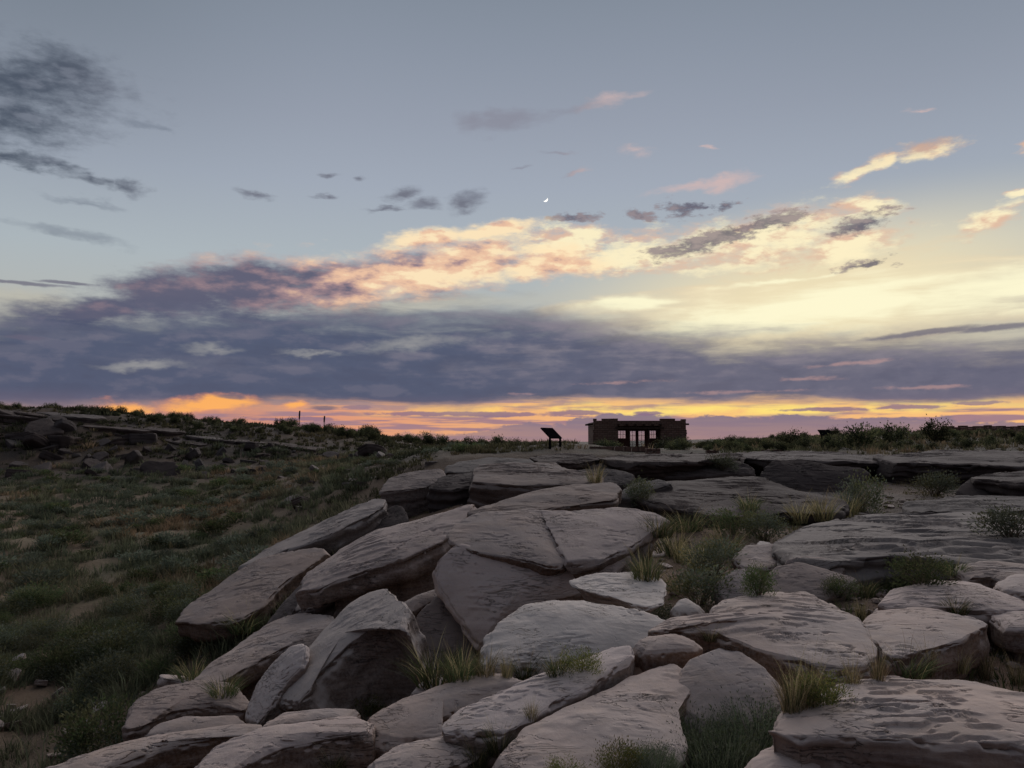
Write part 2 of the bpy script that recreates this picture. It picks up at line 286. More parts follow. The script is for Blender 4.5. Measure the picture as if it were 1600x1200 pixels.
# ------------------------------------------------------------------ materials
def mat_new(name):
    m = bpy.data.materials.new(name); m.use_nodes = True; t = NT(m.node_tree)
    b = m.node_tree.nodes['Principled BSDF']; b.inputs['Specular IOR Level'].default_value = .15; b.inputs['Roughness'].default_value = .92
    return m, t, b
def bump(t, b, h, strength, dist):
    n = t.node('ShaderNodeBump'); n.inputs['Strength'].default_value = strength; n.inputs['Distance'].default_value = dist
    t.put(n.inputs['Height'], h); t.l.new(n.outputs[0], b.inputs['Normal'])
def attr(t, name, typ='OBJECT'):
    n = t.node('ShaderNodeAttribute', attribute_name=name, attribute_type=typ); return n
def make_rock():
    m, t, b = mat_new('sandstone')
    pos = t.node('ShaderNodeNewGeometry'); P = pos.outputs['Position']; nz = t.node('ShaderNodeSeparateXYZ'); t.l.new(pos.outputs['Normal'], nz.inputs[0])
    rnd = t.node('ShaderNodeObjectInfo').outputs['Random']
    bed = t.mapping(P, rot=(.06, -.08, 0), sc=(1.1, 1.1, 9))
    big = t.noise(P, 1.3, 5, .6); mid = t.noise(P, 6, 6, .65); fine = t.noise(P, 38, 5, .7)
    strata = t.noise(bed, 3.0, 6, .62, .4)
    c = t.mix(t.sm(big, .36, .64), (.58, .44, .375), (.50, .405, .365))
    c = t.mix(t.sm(rnd, .25, .55, 0, .55), c, (.55, .385, .325))
    c = t.mix(t.sm(rnd, .7, .95, 0, .6), c, (.60, .49, .39))
    c = t.mix(t.m('MULTIPLY', t.sm(strata, .45, .65), .45), c, (.53, .40, .32))
    # fresh broken faces are redder than weathered skin; painted shade darkens steep ones further
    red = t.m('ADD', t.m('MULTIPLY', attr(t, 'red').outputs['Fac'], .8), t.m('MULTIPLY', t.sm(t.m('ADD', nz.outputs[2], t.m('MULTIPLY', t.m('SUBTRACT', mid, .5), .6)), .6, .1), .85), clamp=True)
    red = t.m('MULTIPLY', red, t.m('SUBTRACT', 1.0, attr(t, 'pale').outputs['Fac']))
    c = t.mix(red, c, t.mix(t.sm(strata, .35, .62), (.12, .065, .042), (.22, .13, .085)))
    c = t.mix(t.m('MULTIPLY', t.sm(mid, .56, .74), .35), c, (.2, .175, .165))           # lichen and varnish
    spot = t.sm(t.noise(P, 21, 3, .6), .64, .72)
    c = t.mix(t.m('MULTIPLY', spot, .35), c, (.10, .09, .09))
    c = t.mix(t.m('MULTIPLY', t.sm(fine, .35, .65), .25), c, (.54, .45, .40))
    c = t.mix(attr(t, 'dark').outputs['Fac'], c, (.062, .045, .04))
    hs = t.node('ShaderNodeHueSaturation'); t.l.new(c, hs.inputs['Color']); t.put(hs.inputs['Value'], t.m('MULTIPLY_ADD', rnd, .34, .80)); t.put(hs.inputs['Saturation'], t.m('MULTIPLY_ADD', rnd, -.4, 1.1))
    t.l.new(hs.outputs[0], b.inputs['Base Color'])
    bedp = t.mapping(P, rot=(.1, -.12, .25), sc=(.7, 2.0, 4.5))
    w1 = t.noise(bedp, 1.6, 5, .6, .3)
    gate = t.sm(t.noise(P, 1.5, 3, .55), .50, .60)
    l1 = t.m('MINIMUM', t.sm(t.m('ABSOLUTE', t.m('SUBTRACT', w1, .5)), .0, .012), t.sm(t.m('ABSOLUTE', t.m('SUBTRACT', w1, .42)), .0, .010))
    crk = t.m('MULTIPLY', t.m('SUBTRACT', 1.0, l1), gate)
    ledge = t.m('ADD', t.sm(w1, .49, .51), t.sm(w1, .57, .585))
    pit = t.m('MULTIPLY', t.sm(t.noise(P, 16, 2, .5), .64, .72), t.sm(big, .5, .62))
    h = t.m('ADD', t.m('ADD', t.m('MULTIPLY', mid, .35), t.m('MULTIPLY', fine, .13)), t.m('ADD', t.m('MULTIPLY', strata, .25), t.m('SUBTRACT', t.m('MULTIPLY', t.m('MULTIPLY', ledge, gate), .4), t.m('ADD', t.m('MULTIPLY', crk, 1.1), t.m('MULTIPLY', pit, .5)))))
    bump(t, b, h, .9, .022)
    return m
M_ROCK = make_rock()
def make_ground():
    m, t, b = mat_new('soil')
    P = t.node('ShaderNodeNewGeometry').outputs['Position']
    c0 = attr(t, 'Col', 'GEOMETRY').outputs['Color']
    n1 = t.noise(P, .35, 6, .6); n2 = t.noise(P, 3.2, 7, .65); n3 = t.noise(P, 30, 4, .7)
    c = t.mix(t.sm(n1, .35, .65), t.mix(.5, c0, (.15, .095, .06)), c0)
    c = t.mix(t.m('MULTIPLY', t.sm(n2, .5, .7), .5), c, (.085, .06, .045))
    c = t.mix(t.m('MULTIPLY', t.sm(n3, .5, .7), .35), c, (.27, .21, .17))
    t.l.new(c, b.inputs['Base Color'])
    bump(t, b, t.m('ADD', n2, t.m('MULTIPLY', n3, .35)), .8, .08)
    return m
M_SOIL = make_ground()
def make_leaf(name, var=.35):
    m, t, b = mat_new(name)
    c0 = attr(t, 'Col', 'GEOMETRY').outputs['Color']; rnd = t.node('ShaderNodeObjectInfo').outputs['Random']
    hs = t.node('ShaderNodeHueSaturation'); t.l.new(c0, hs.inputs['Color'])
    t.put(hs.inputs['Hue'], t.m('MULTIPLY_ADD', rnd, .04, .48)); t.put(hs.inputs['Value'], t.m('MULTIPLY_ADD', rnd, var * 2, 1 - var))
    t.l.new(hs.outputs[0], b.inputs['Base Color']); b.inputs['Roughness'].default_value = .8
    tl = t.node('ShaderNodeBsdfTranslucent'); t.l.new(hs.outputs[0], tl.inputs[0]); mx = t.node('ShaderNodeMixShader'); mx.inputs[0].default_value = .42
    t.l.new(b.outputs[0], mx.inputs[1]); t.l.new(tl.outputs[0], mx.inputs[2]); t.l.new(mx.outputs[0], t.n['Material Output'].inputs[0])
    return m
M_LEAF = make_leaf('foliage')
M_COVER = make_leaf('ground_cover_leaf', 0.0)
def make_plain(name, c, rough=.8, nscale=12, var=.35, metal=0):
    m, t, b = mat_new(name); P = t.node('ShaderNodeTexCoord').outputs['Object']
    n = t.noise(P, nscale, 5, .6); t.l.new(t.mix(t.sm(n, .3, .7), tuple(v * (1 - var) for v in c), tuple(min(1, v * (1 + var)) for v in c)), b.inputs['Base Color'])
    b.inputs['Roughness'].default_value = rough; b.inputs['Metallic'].default_value = metal; bump(t, b, n, .3, .02); return m
def make_masonry():
    m, t, b = mat_new('masonry'); P = t.node('ShaderNodeTexCoord').outputs['Object']
    s = t.node('ShaderNodeSeparateXYZ'); t.l.new(P, s.inputs[0])
    uv = t.comb(t.m('ADD', s.outputs[0], s.outputs[1]), s.outputs[2], 0.0)
    uv = t.v('ADD', uv, t.v('SCALE', t.noise(P, 2, 3, .5, color=True), sc=.12))
    br = t.node('ShaderNodeTexBrick'); t.l.new(uv, br.inputs['Vector']); br.inputs['Scale'].default_value = 1.0
    br.inputs['Brick Width'].default_value = .55; br.inputs['Row Height'].default_value = .24; br.inputs['Mortar Size'].default_value = .02
    br.inputs['Color1'].default_value = (.17, .092, .066, 1); br.inputs['Color2'].default_value = (.24, .15, .11, 1); br.inputs['Mortar'].default_value = (.08, .05, .04, 1)
    n = t.noise(P, 6, 5, .6); t.l.new(t.mix(t.m('MULTIPLY', t.sm(n, .4, .7), .5), br.outputs['Color'], (.11, .07, .055)), b.inputs['Base Color'])
    bump(t, b, t.m('ADD', t.m('MULTIPLY', br.outputs['Fac'], -1.0), t.m('MULTIPLY', n, .7)), .9, .05); return m
M_MASON = make_masonry()
M_WOOD = make_plain('dark_timber', (.055, .035, .025))
M_PAINT = make_plain('brown_paint', (.09, .035, .022), .6, 6, .2)
M_METAL = make_plain('dark_metal', (.008, .007, .008), .9, 8, .2, 0); M_METAL.node_tree.nodes['Principled BSDF'].inputs['Specular IOR Level'].default_value = 0
def make_glass():
    m = bpy.data.materials.new('window_glass'); m.use_nodes = True; t = NT(m.node_tree); t.n.clear()
    tr = t.node('ShaderNodeBsdfTransparent'); tr.inputs[0].default_value = (.93, .94, .95, 1); gl = t.node('ShaderNodeBsdfGlossy'); gl.inputs['Roughness'].default_value = .03
    fr = t.node('ShaderNodeFresnel'); fr.inputs[0].default_value = 1.45; mx = t.node('ShaderNodeMixShader')
    t.l.new(fr.outputs[0], mx.inputs[0]); t.l.new(tr.outputs[0], mx.inputs[1]); t.l.new(gl.outputs[0], mx.inputs[2])
    t.l.new(mx.outputs[0], t.node('ShaderNodeOutputMaterial').inputs[0]); return m
M_GLASS = make_glass()

# ------------------------------------------------------------------ terrain
def terrain0(x, y):
    x = np.asarray(x, float); y = np.asarray(y, float)
    edge = np.interp(y, [-20, 0, 4, 6, 8, 10, 12, 16, 22, 30, 40, 50, 62], [-1.0, -.7, .2, .7, 1.2, 1.0, .2, -.9, -1.6, -2.4, -4.0, -3.0, 2.0])
    wid = np.interp(y, [0, 6, 20, 30, 40, 60], [6, 7.5, 8, 9, 12, 20])
    w = .65 * np.clip((x - edge + wid) / wid, 0, 1) + .35 * ss(x, edge - wid, edge)
    zp = np.interp(y, [-10, 0, 6, 14, 24, 29, 31.5, 36, 45, 60, 88, 3000], [0, 0, -.12, -.06, .12, .3, 1.0, 1.2, 1.25, 1.02, .8, .8])
    zp = zp + .36 * np.exp(-((x - 2.2) / 3.2) ** 2 - ((y - 36.5) / 4.5) ** 2) - .4 * ss(x, 2.2, .6) * ss(x, -7, -4) * ss(y, 4.4, 5.6) * ss(y, 14, 11)
    zp = zp + .05 * np.clip(y - 33, 0, 28) * ss(x - .1 * y, 5, 28)
    q = x / np.maximum(y, 1)
    rid = np.interp(q, [-1.5, -.66, -.55, -.4, -.24, -.12, -.05, .1], [4.6, 4.45, 4.3, 3.55, 2.75, 2.1, 1.4, .93])
    prof = np.interp(y, [-20, 15, 25, 35, 45, 54], [-3, -3, -2.6, -1.85, -1.0, -.15])
    k = ss(y, 52, np.interp(q, [-.6, -.2, 0], [66, 78, 85]))
    zv = prof * (1 - k) + rid * k
    return w * zp + (1 - w) * zv, w
def terrain(x, y):
    z, w = terrain0(x, y); x = np.atleast_1d(np.asarray(x, float)); y = np.atleast_1d(np.asarray(y, float))
    p = np.stack([x, y, 0 * x], 1)
    return z + (.05 + .13 * (1 - w)) * fbm(p * .35, 4) + .035 * fbm(p * 1.7 + 9, 3)
def gz(x, y): return float(terrain([x], [y])[0])
az = np.radians(np.concatenate([np.linspace(-180, -46, 50)[:-1], np.linspace(-46, 46, 480), np.linspace(46, 180, 50)[1:-1]]))
rr = np.concatenate([np.geomspace(.4, 120, 400), np.geomspace(130, 9000, 40)])
A, R = np.meshgrid(az, rr); X = R * np.sin(A); Y = R * np.cos(A)
Z = terrain(X.ravel(), Y.ravel()).reshape(X.shape)
nr, na = X.shape; idx = np.arange(nr * na).reshape(nr, na); nx = np.roll(idx, -1, 1)
Q = np.stack([idx[:-1], idx[1:], nx[1:], nx[:-1]], -1).reshape(-1, 4)
Vt = np.stack([X, Y, Z], -1).reshape(-1, 3)
cz = len(Vt); Vt = np.vstack([Vt, [[0, 0, 0]]]); Tt = np.stack([np.full(na, cz), idx[0], nx[0]], 1)
_, wv = terrain0(Vt[:, 0], Vt[:, 1])
nn = fbm(np.stack([Vt[:, 0], Vt[:, 1], 0 * wv], 1) * .16 + 5, 4)
rockc = np.array([.30, .235, .20]); soil = np.array([.17, .105, .07]); olive = np.array([.17, .145, .09]); straw = np.array([.23, .165, .105])
ev = ss(nn, -.2, .35)[:, None]; cval = olive * (1 - ev) + straw * ev
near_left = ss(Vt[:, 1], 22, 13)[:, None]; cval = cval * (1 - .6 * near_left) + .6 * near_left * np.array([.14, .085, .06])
wr = (wv * ss(Vt[:, 1], 36, 27))[:, None]; apr = (ss(Vt[:, 0] / np.maximum(Vt[:, 1], 1), .3, .42) * ss(Vt[:, 1], 8, 11))[:, None]; cpl = rockc * .36 * (.75 + .5 * ev) * apr + (1 - apr) * soil * (.7 + .6 * ev)
gc = cval * (1 - wv[:, None]) + wv[:, None] * (soil * (1 - wr) + cpl * wr)
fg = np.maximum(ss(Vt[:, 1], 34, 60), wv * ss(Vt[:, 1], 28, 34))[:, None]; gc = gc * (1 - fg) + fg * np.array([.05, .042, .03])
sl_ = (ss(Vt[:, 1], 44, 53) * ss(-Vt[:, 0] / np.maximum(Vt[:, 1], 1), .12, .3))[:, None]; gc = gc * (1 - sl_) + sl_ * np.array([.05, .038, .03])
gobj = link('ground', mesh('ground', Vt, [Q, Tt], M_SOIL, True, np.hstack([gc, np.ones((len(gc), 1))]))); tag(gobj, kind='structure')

# ------------------------------------------------------------------ rocks
def catmull(P, n):
    P = np.asarray(P, float); m = len(P); out = []
    for i in range(m):
        a, b, c, d = P[i - 1], P[i], P[(i + 1) % m], P[(i + 2) % m]
        for t in np.linspace(0, 1, 14, endpoint=False):
            cr = .5 * (2 * b + (c - a) * t + (2 * a - 5 * b + 4 * c - d) * t * t + (3 * b - a - 3 * c + d) * t ** 3)
            out.append(.25 * cr + .75 * (b + (c - b) * t))
    out = np.array(out); L = np.linalg.norm(np.roll(out, -1, 0) - out, axis=1); s = np.concatenate([[0], np.cumsum(L)])
    cl = np.vstack([out, out[:1]]); q = np.linspace(0, s[-1], n, endpoint=False)
    return np.stack([np.interp(q, s, cl[:, k]) for k in range(3)], 1)
def rock_mesh(name, top, nrm, t, dome=.04, u=.76, bulge=.01, amp=.85, strata=1.0, n=150, seed=0, res=1.0, rnd=.16, lean=(0, 0, 0), lip=None, waist=.65):
    """stone from the rim of its upper face (3D loop), the face normal and its thickness"""
    n = int(n * res); O = catmull(top, n); c = O.mean(0); jg = np.arange(n) / n * 2 * pi; jr = fbm(np.stack([np.cos(jg) * 2.2, np.sin(jg) * 2.2, 0 * jg + seed * 3.7], 1), 4, .65); O = c + (O - c) * (1.055 + .05 * jr)[:, None]; nrm = np.asarray(nrm, float)
    ext = -nrm * .5 + np.array([0, 0, -.5]) + np.array(lean); ext /= np.linalg.norm(ext)
    Lh = np.linalg.norm(O - c, axis=1).mean(); rr_ = min(.55 * rnd * min(t, .5), .3 * Lh); rs = rr_ / Lh * .8
    prof = []
    for s in np.linspace(0, 1, int(34 * res))[1:]: s = s * (1 - rs); prof.append((s, -dome * (1 - s ** 2.2), 0))
    for th in np.linspace(0, pi / 2, int(8 * res) + 2)[1:]: prof.append((1 - rs + rs * sin(th), rr_ * (1 - cos(th)), th / (pi / 2)))
    for k in np.linspace(0, 1, int(22 * res) + 3)[1:]: prof.append((1 + bulge * sin(pi * k) + (u - 1) * k ** .85, rr_ + (t - rr_) * k, 1))
    if lip:      # a rim of its own thickness over a recessed foot
        prof = [p for p in prof if p[1] < max(rr_, 0) + 1e-6] + [(1 - .05 * (k / 6), rr_ + (lip - rr_) * k / 6, 1) for k in range(1, 7)] + [(.95 - (.95 - waist) * sin(k / 5 * pi / 2), lip + .22 * lip * (k / 5) ** 2, 1) for k in range(1, 6)]
        prof += [(waist * (1 + .06 * k / 9), lip * 1.22 + max(t - lip * 1.22, .1) * k / 9, 1) for k in range(1, 10)]; u = waist
    prof.append((u * .5, prof[-1][1], 0))
    V = []; sd = []
    for s, d, side in prof: V.append(c + (O - c) * s + ext * d); sd.append(np.full(n, side))
    m = len(prof); G = np.array(V)
    du = np.roll(G, -1, 1) - np.roll(G, 1, 1); dv = np.gradient(G, axis=0); nv = np.cross(du, dv); nv /= np.linalg.norm(nv, axis=2, keepdims=True) + 1e-9
    if np.einsum('ij,ij->i', nv[2], np.tile(nrm, (n, 1))).mean() < 0: nv = -nv
    P = G.reshape(-1, 3); sdv = np.concatenate(sd); nf = nv.reshape(-1, 3); o = seed * 7.13
    sz = min(Lh, 2.5)
    h = (P - c) @ nrm
    d1 = .075 * sz * fbm(P * (.9 / sz) + o, 2) + .022 * sz * fbm(P * (2.9 / sz) + o + 40, 4, .5)
    wp = h + .06 * fbm(P * 1.3 + o, 3)
    st = perlin(np.stack([wp * 9 + o, P[:, 0] * .35, P[:, 1] * .35], 1)); st = np.sign(st) * np.abs(st) ** .6
    st2 = perlin(np.stack([wp * 26 + o, P[:, 0] * .8, P[:, 1] * .8], 1))
    d2 = strata * min(sz, 1.4) * (.042 * st + .010 * st2) * (.12 + .88 * sdv)
    # eroded shallow steps on the upper face, following the bedding
    ax = np.cross(nrm, (0, 1, 0)); ax /= np.linalg.norm(ax) + 1e-9; ay = np.cross(nrm, ax)
    uv = np.stack([(P @ ax) * .8, (P @ ay) * 3.2, h * 2], 1) / max(sz, .5) * 1.4
    rg = fbm(uv + o, 4, .55); gate = ss(fbm(P * (1.1 / sz) + o + 70, 2), -.05, .25); step = gate * (np.tanh(np.sin(rg * 7) * 5) * .008) - .03 * np.exp(-(np.abs(rg - .08) / .03) ** 2) * ss(fbm(P * (1.3 / sz) + o + 90, 2), 0, .2)
    d3 = strata * sz * step * (1 - .6 * sdv)
    P = P + nf * (amp * d1 * (.55 + .45 * sdv) + d2 + d3)[:, None]
    # broken corners: flatten what sticks out beyond a few random fracture planes
    fr_ = np.random.default_rng(seed * 13 + 5)
    for q_ in range(15):
        dv_ = fr_.normal(0, 1, 3); dv_[2] = fr_.uniform(-.5, .3) if q_ % 2 else fr_.uniform(.5, 1.1); dv_ /= np.linalg.norm(dv_); rel = (P - c) @ dv_; thr = rel.max() * fr_.uniform(.93, .985)
        P = P - dv_ * (np.clip(rel - thr, 0, None) * .95)[:, None]
    chip = np.clip(fbm(P * (3.4 / sz) + o + 130, 3, .6) - .12, 0, None); edge_ = sdv * (1 - sdv) * 4 + .35 * sdv
    P = P - nf * (.13 * sz * chip * edge_)[:, None]
    cap0 = len(P); capt = G[0].mean(0) + (P[:n] - G[0]).mean(0); P = np.vstack([P, capt, P[-n:].mean(0)])
    ii = np.arange(m * n).reshape(m, n); jn = np.roll(ii, -1, 1)
    Qd = np.stack([ii[:-1], ii[1:], jn[1:], jn[:-1]], -1).reshape(-1, 4)
    T = np.concatenate([np.stack([np.full(n, cap0), ii[0], jn[0]], 1), np.stack([np.full(n, cap0 + 1), jn[-1], ii[-1]], 1)])
    # orientation
    a, b_, c_ = P[Qd[n * 3, 0]], P[Qd[n * 3, 1]], P[Qd[n * 3, 2]]
    if np.dot(np.cross(b_ - a, c_ - a), nrm) < 0: Qd = Qd[:, ::-1]; T = T[:, ::-1]
    org = np.array([c[0], c[1], P[:, 2].min()])
    return mesh(name, P - org, [Qd, T], M_ROCK), org
ROCKS = []
def rock(name, label, px, anchor, gx=0, gy=0, t=.4, cat='rock', group=None, red=0.0, dark=0.0, ground=True, pale=0.0, **kw):
    """px: rim of the upper face in photograph pixels; anchor: (px, py, distance) of one point of that face;
    gx, gy: slope of the face to the right and away"""
    p0 = at(*anchor); nrm = np.array([-gx, -gy, 1.0]); k = np.linalg.norm(nrm); e = np.array([0, 0, EYE]); top = []
    for q in px:
        r = ray(*q); den = r @ nrm; s = ((p0 - e) @ nrm) / den if abs(den) > 1e-6 else anchor[2]
        lo, hi = anchor[2] * .55, anchor[2] * 1.9
        if not (lo < s < hi): s = hi if (s > hi or s < 0) else lo
        top.append(e + r * s)
    top = np.array(top); c = top.mean(0)
    for _ in range(40):      # a face seen too edge-on would run on for tens of metres: tip it up until it is no deeper than wide
        if np.ptp(top[:, 1]) <= 1.15 * np.ptp(top[:, 0]) or gy > 2: break
        gy += .03; nrm = np.array([-gx, -gy, 1.0]); k = np.linalg.norm(nrm); top = np.array([e + ray(*q) * (((p0 - e) @ nrm) / (ray(*q) @ nrm)) for q in px]); c = top.mean(0)
    red = max(red, .22 * abs(math.sin(len(ROCKS) * 2.4)))
    if ground:
        need = c[2] - gz(c[0], c[1]) + .12; t = max(t, need * k / (.5 + .5 * k) if k < 1.3 else t)
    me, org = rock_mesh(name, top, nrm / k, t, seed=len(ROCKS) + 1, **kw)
    dark = -dark if dark < 0 else max(dark, float(np.interp(anchor[2], [6.5, 10, 15, 20, 28], [0, .46, .9, .93, .86])))      # light fall-off with distance, painted in as a darker rock colour
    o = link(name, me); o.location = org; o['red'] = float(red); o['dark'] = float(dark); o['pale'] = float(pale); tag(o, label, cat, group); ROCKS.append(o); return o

# foreground right
rock('layered_rock', 'broad tan sandstone slab with wavy eroded layers beside the green sagebrush', [(1215,1135),(1232,1115),(1290,1085),(1330,1068),(1400,1060),(1500,1066),(1600,1085),(1690,1110),(1720,1150),(1600,1165),(1450,1155),(1330,1150),(1260,1150)], (1400,1110,4.0), t=.6, u=.96, dome=.04, strata=1.7, res=2.0, rnd=.12, bulge=.0, amp=.7, pale=.35)
rock('low_stone', 'low pale stone jutting from under the layered tan slab', [(1165,1195),(1190,1172),(1225,1160),(1262,1160),(1290,1195),(1250,1230),(1180,1230)], (1225,1190,3.75), t=.3, u=1.0, strata=1.2)
rock('blue_grey_boulder', 'smooth blue-grey domed boulder leaning above the green sagebrush', [(1040,1078),(1078,1022),(1120,1008),(1160,1015),(1200,1040),(1224,1075),(1230,1112),(1180,1140),(1100,1140),(1052,1115)], (1130,1075,5.0), gy=.65, t=.55, dome=.06, u=.82, strata=.5, res=1.6, rnd=.28, pale=.7)
rock('sandy_rock', 'wide sandy brown slab sloping down beneath the overhanging ledge', [(985,1058),(1060,1036),(1085,1070),(1060,1110),(1075,1185),(1000,1225),(800,1225),(778,1185),(820,1140),(880,1112),(930,1090)], (930,1130,4.55), gy=.14, t=.4, dome=.05, u=1.0, red=.15, strata=.8, res=1.8)
rock('overhanging_ledge', 'long tan ledge rising to a sharp tip with a red hollow underneath', [(686,1142),(720,1110),(790,1076),(850,1052),(900,1030),(960,1010),(992,1004),(985,1024),(955,1048),(910,1078),(870,1095),(830,1125),(790,1142),(735,1146)], (850,1080,4.95), gx=.12, gy=.2, t=.34, dome=.03, u=.62, strata=1.0, res=1.8, rnd=.14, lip=0.2, waist=0.5)
rock('arched_stone', 'short arched stone bridging the ledge tip and the blue-grey boulder', [(984,1008),(1010,994),(1060,991),(1097,1006),(1085,1016),(1050,1018),(1010,1022)], (1040,1005,5.5), gy=.2, t=.22, dome=.03, u=.7, strata=1.1, lip=0.12, waist=0.5)
rock('pale_table_rock', 'largest pale table rock with fine cracks, undercut along its front', [(1008,992),(1050,969),(1108,965),(1132,941),(1200,927),(1262,928),(1310,950),(1342,975),(1372,1020),(1350,1040),(1300,1050),(1250,1030),(1200,1018),(1150,1000),(1110,987),(1060,988)], (1200,985,6.0), gy=.04, t=.5, dome=.07, u=.72, strata=1.2, res=2.0, amp=.7, rnd=.15, lip=0.26, waist=0.74)
rock('pale_table_rock', 'pale flat rock split from the largest table rock by a narrow crack with dry grass', [(1349,970),(1370,953),(1440,949),(1530,963),(1542,975),(1500,1000),(1440,1016),(1392,1032),(1379,1016),(1358,990)], (1440,985,6.0), gy=.04, t=.5, dome=.03, u=.72, strata=1.2, res=1.6, amp=.7, rnd=.15, lip=0.26, waist=0.7)
rock('domed_rock', 'low domed pale slab with a grass tuft growing at its front edge', [(1366,946),(1400,922),(1460,908),(1530,915),(1592,938),(1610,954),(1560,956),(1490,952),(1420,951)], (1480,935,7.1), gy=.08, t=.4, dome=.06, u=.72, strata=1.1, res=1.4, lip=0.2, waist=0.75)
rock('dark_edged_rock', 'grey slab with a dark hollow beneath, behind the low domed slab', [(1490,888),(1530,877),(1600,880),(1660,892),(1640,912),(1580,912),(1550,902),(1510,904)], (1560,893,8.7), gy=.1, t=.35, u=.75, strata=1.3, lip=0.16, waist=0.6)
rock('rounded_stone', 'rounded pale stone at the mouth of the dark hollow under the grey slab', [(1553,912),(1585,898),(1640,898),(1670,915),(1630,930),(1570,926)], (1600,912,7.7), gy=.1, t=.3, u=.9)
rock('right_shelf_rock', 'pale shelf continuing rightward from the domed slab', [(1545,960),(1600,955),(1680,955),(1700,975),(1640,985),(1570,980)], (1600,968,6.6), gy=.05, t=.4, u=.8, lip=0.2, waist=0.7)
rock('thin_plate', 'thin pale plate of rock with a jagged front edge lying on a reddish boulder', [(888,910),(920,896),(1000,894),(1034,904),(1040,925),(1030,944),(1002,948),(962,934),(920,924)], (965,918,7.6), gy=.06, t=.14, dome=.01, u=.68, strata=1.2, ground=False, rnd=.2, dark=-0.02)
rock('reddish_boulder', 'rounded reddish pitted boulder beneath the thin pale plate', [(752,1015),(775,975),(820,946),(870,937),(950,944),(1030,962),(1068,985),(1020,1010),(940,1030),(850,1042),(775,1045)], (880,985,6.7), gy=.42, t=.6, dome=.08, u=.85, red=.25, strata=.8, res=1.7, rnd=.28, pale=.5)
rock('white_stone', 'small whitish pointed stone beside a grey-green shrub near the thin plate', [(1046,955),(1058,938),(1072,934),(1100,952),(1095,962),(1060,962)], (1072,950,7.2), gy=.4, t=.2, res=.6)
# the split boulder
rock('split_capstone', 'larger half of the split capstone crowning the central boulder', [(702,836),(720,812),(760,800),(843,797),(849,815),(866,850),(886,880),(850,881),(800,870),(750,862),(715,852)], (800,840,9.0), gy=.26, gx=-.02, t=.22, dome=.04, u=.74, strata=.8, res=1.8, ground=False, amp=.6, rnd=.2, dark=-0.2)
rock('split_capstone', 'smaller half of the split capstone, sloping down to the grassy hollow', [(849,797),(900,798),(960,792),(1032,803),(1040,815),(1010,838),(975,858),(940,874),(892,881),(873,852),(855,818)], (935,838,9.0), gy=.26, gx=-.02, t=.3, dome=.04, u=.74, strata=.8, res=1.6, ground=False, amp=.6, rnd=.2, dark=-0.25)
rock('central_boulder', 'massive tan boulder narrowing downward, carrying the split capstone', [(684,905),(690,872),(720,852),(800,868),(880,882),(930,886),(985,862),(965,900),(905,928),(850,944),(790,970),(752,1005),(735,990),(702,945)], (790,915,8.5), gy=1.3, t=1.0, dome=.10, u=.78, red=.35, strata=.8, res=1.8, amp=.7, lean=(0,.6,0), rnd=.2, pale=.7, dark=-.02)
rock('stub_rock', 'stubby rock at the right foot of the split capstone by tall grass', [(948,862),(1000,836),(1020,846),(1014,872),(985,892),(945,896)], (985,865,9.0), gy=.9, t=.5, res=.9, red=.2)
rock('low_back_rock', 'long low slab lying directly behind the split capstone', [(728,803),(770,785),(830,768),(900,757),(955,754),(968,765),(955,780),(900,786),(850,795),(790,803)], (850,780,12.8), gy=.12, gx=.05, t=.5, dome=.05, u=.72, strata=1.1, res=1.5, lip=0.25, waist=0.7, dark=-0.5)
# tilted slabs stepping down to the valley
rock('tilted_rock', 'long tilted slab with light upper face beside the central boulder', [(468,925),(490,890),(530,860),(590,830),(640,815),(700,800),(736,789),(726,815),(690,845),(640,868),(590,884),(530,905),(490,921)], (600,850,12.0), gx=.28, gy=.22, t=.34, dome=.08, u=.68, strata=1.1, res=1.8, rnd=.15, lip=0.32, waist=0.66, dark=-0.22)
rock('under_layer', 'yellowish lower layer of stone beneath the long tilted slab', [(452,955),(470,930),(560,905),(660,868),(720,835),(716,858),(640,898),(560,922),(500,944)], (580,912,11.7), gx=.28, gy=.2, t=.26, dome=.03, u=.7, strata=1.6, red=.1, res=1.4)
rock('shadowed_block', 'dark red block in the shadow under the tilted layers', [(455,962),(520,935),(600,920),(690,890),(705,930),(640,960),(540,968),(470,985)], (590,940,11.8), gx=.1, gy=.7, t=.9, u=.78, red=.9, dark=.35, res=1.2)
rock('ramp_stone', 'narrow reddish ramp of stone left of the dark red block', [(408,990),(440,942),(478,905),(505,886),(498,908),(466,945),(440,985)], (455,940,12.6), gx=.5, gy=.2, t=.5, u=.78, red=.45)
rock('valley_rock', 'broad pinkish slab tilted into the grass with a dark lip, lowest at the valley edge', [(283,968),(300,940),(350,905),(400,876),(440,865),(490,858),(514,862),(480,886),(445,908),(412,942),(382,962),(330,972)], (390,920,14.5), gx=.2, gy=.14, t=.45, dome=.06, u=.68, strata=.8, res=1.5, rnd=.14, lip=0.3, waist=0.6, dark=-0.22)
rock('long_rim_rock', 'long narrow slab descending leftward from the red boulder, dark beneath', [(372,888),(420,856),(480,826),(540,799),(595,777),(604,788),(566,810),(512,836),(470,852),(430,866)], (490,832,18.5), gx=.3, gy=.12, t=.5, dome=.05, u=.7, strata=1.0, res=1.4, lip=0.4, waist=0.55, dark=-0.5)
rock('shadowed_block', 'black shadowed block under the long narrow rim slab', [(450,866),(540,815),(620,790),(640,820),(560,845),(480,872)], (545,835,18.8), gx=.2, gy=.6, t=1.2, red=.5, dark=.5)
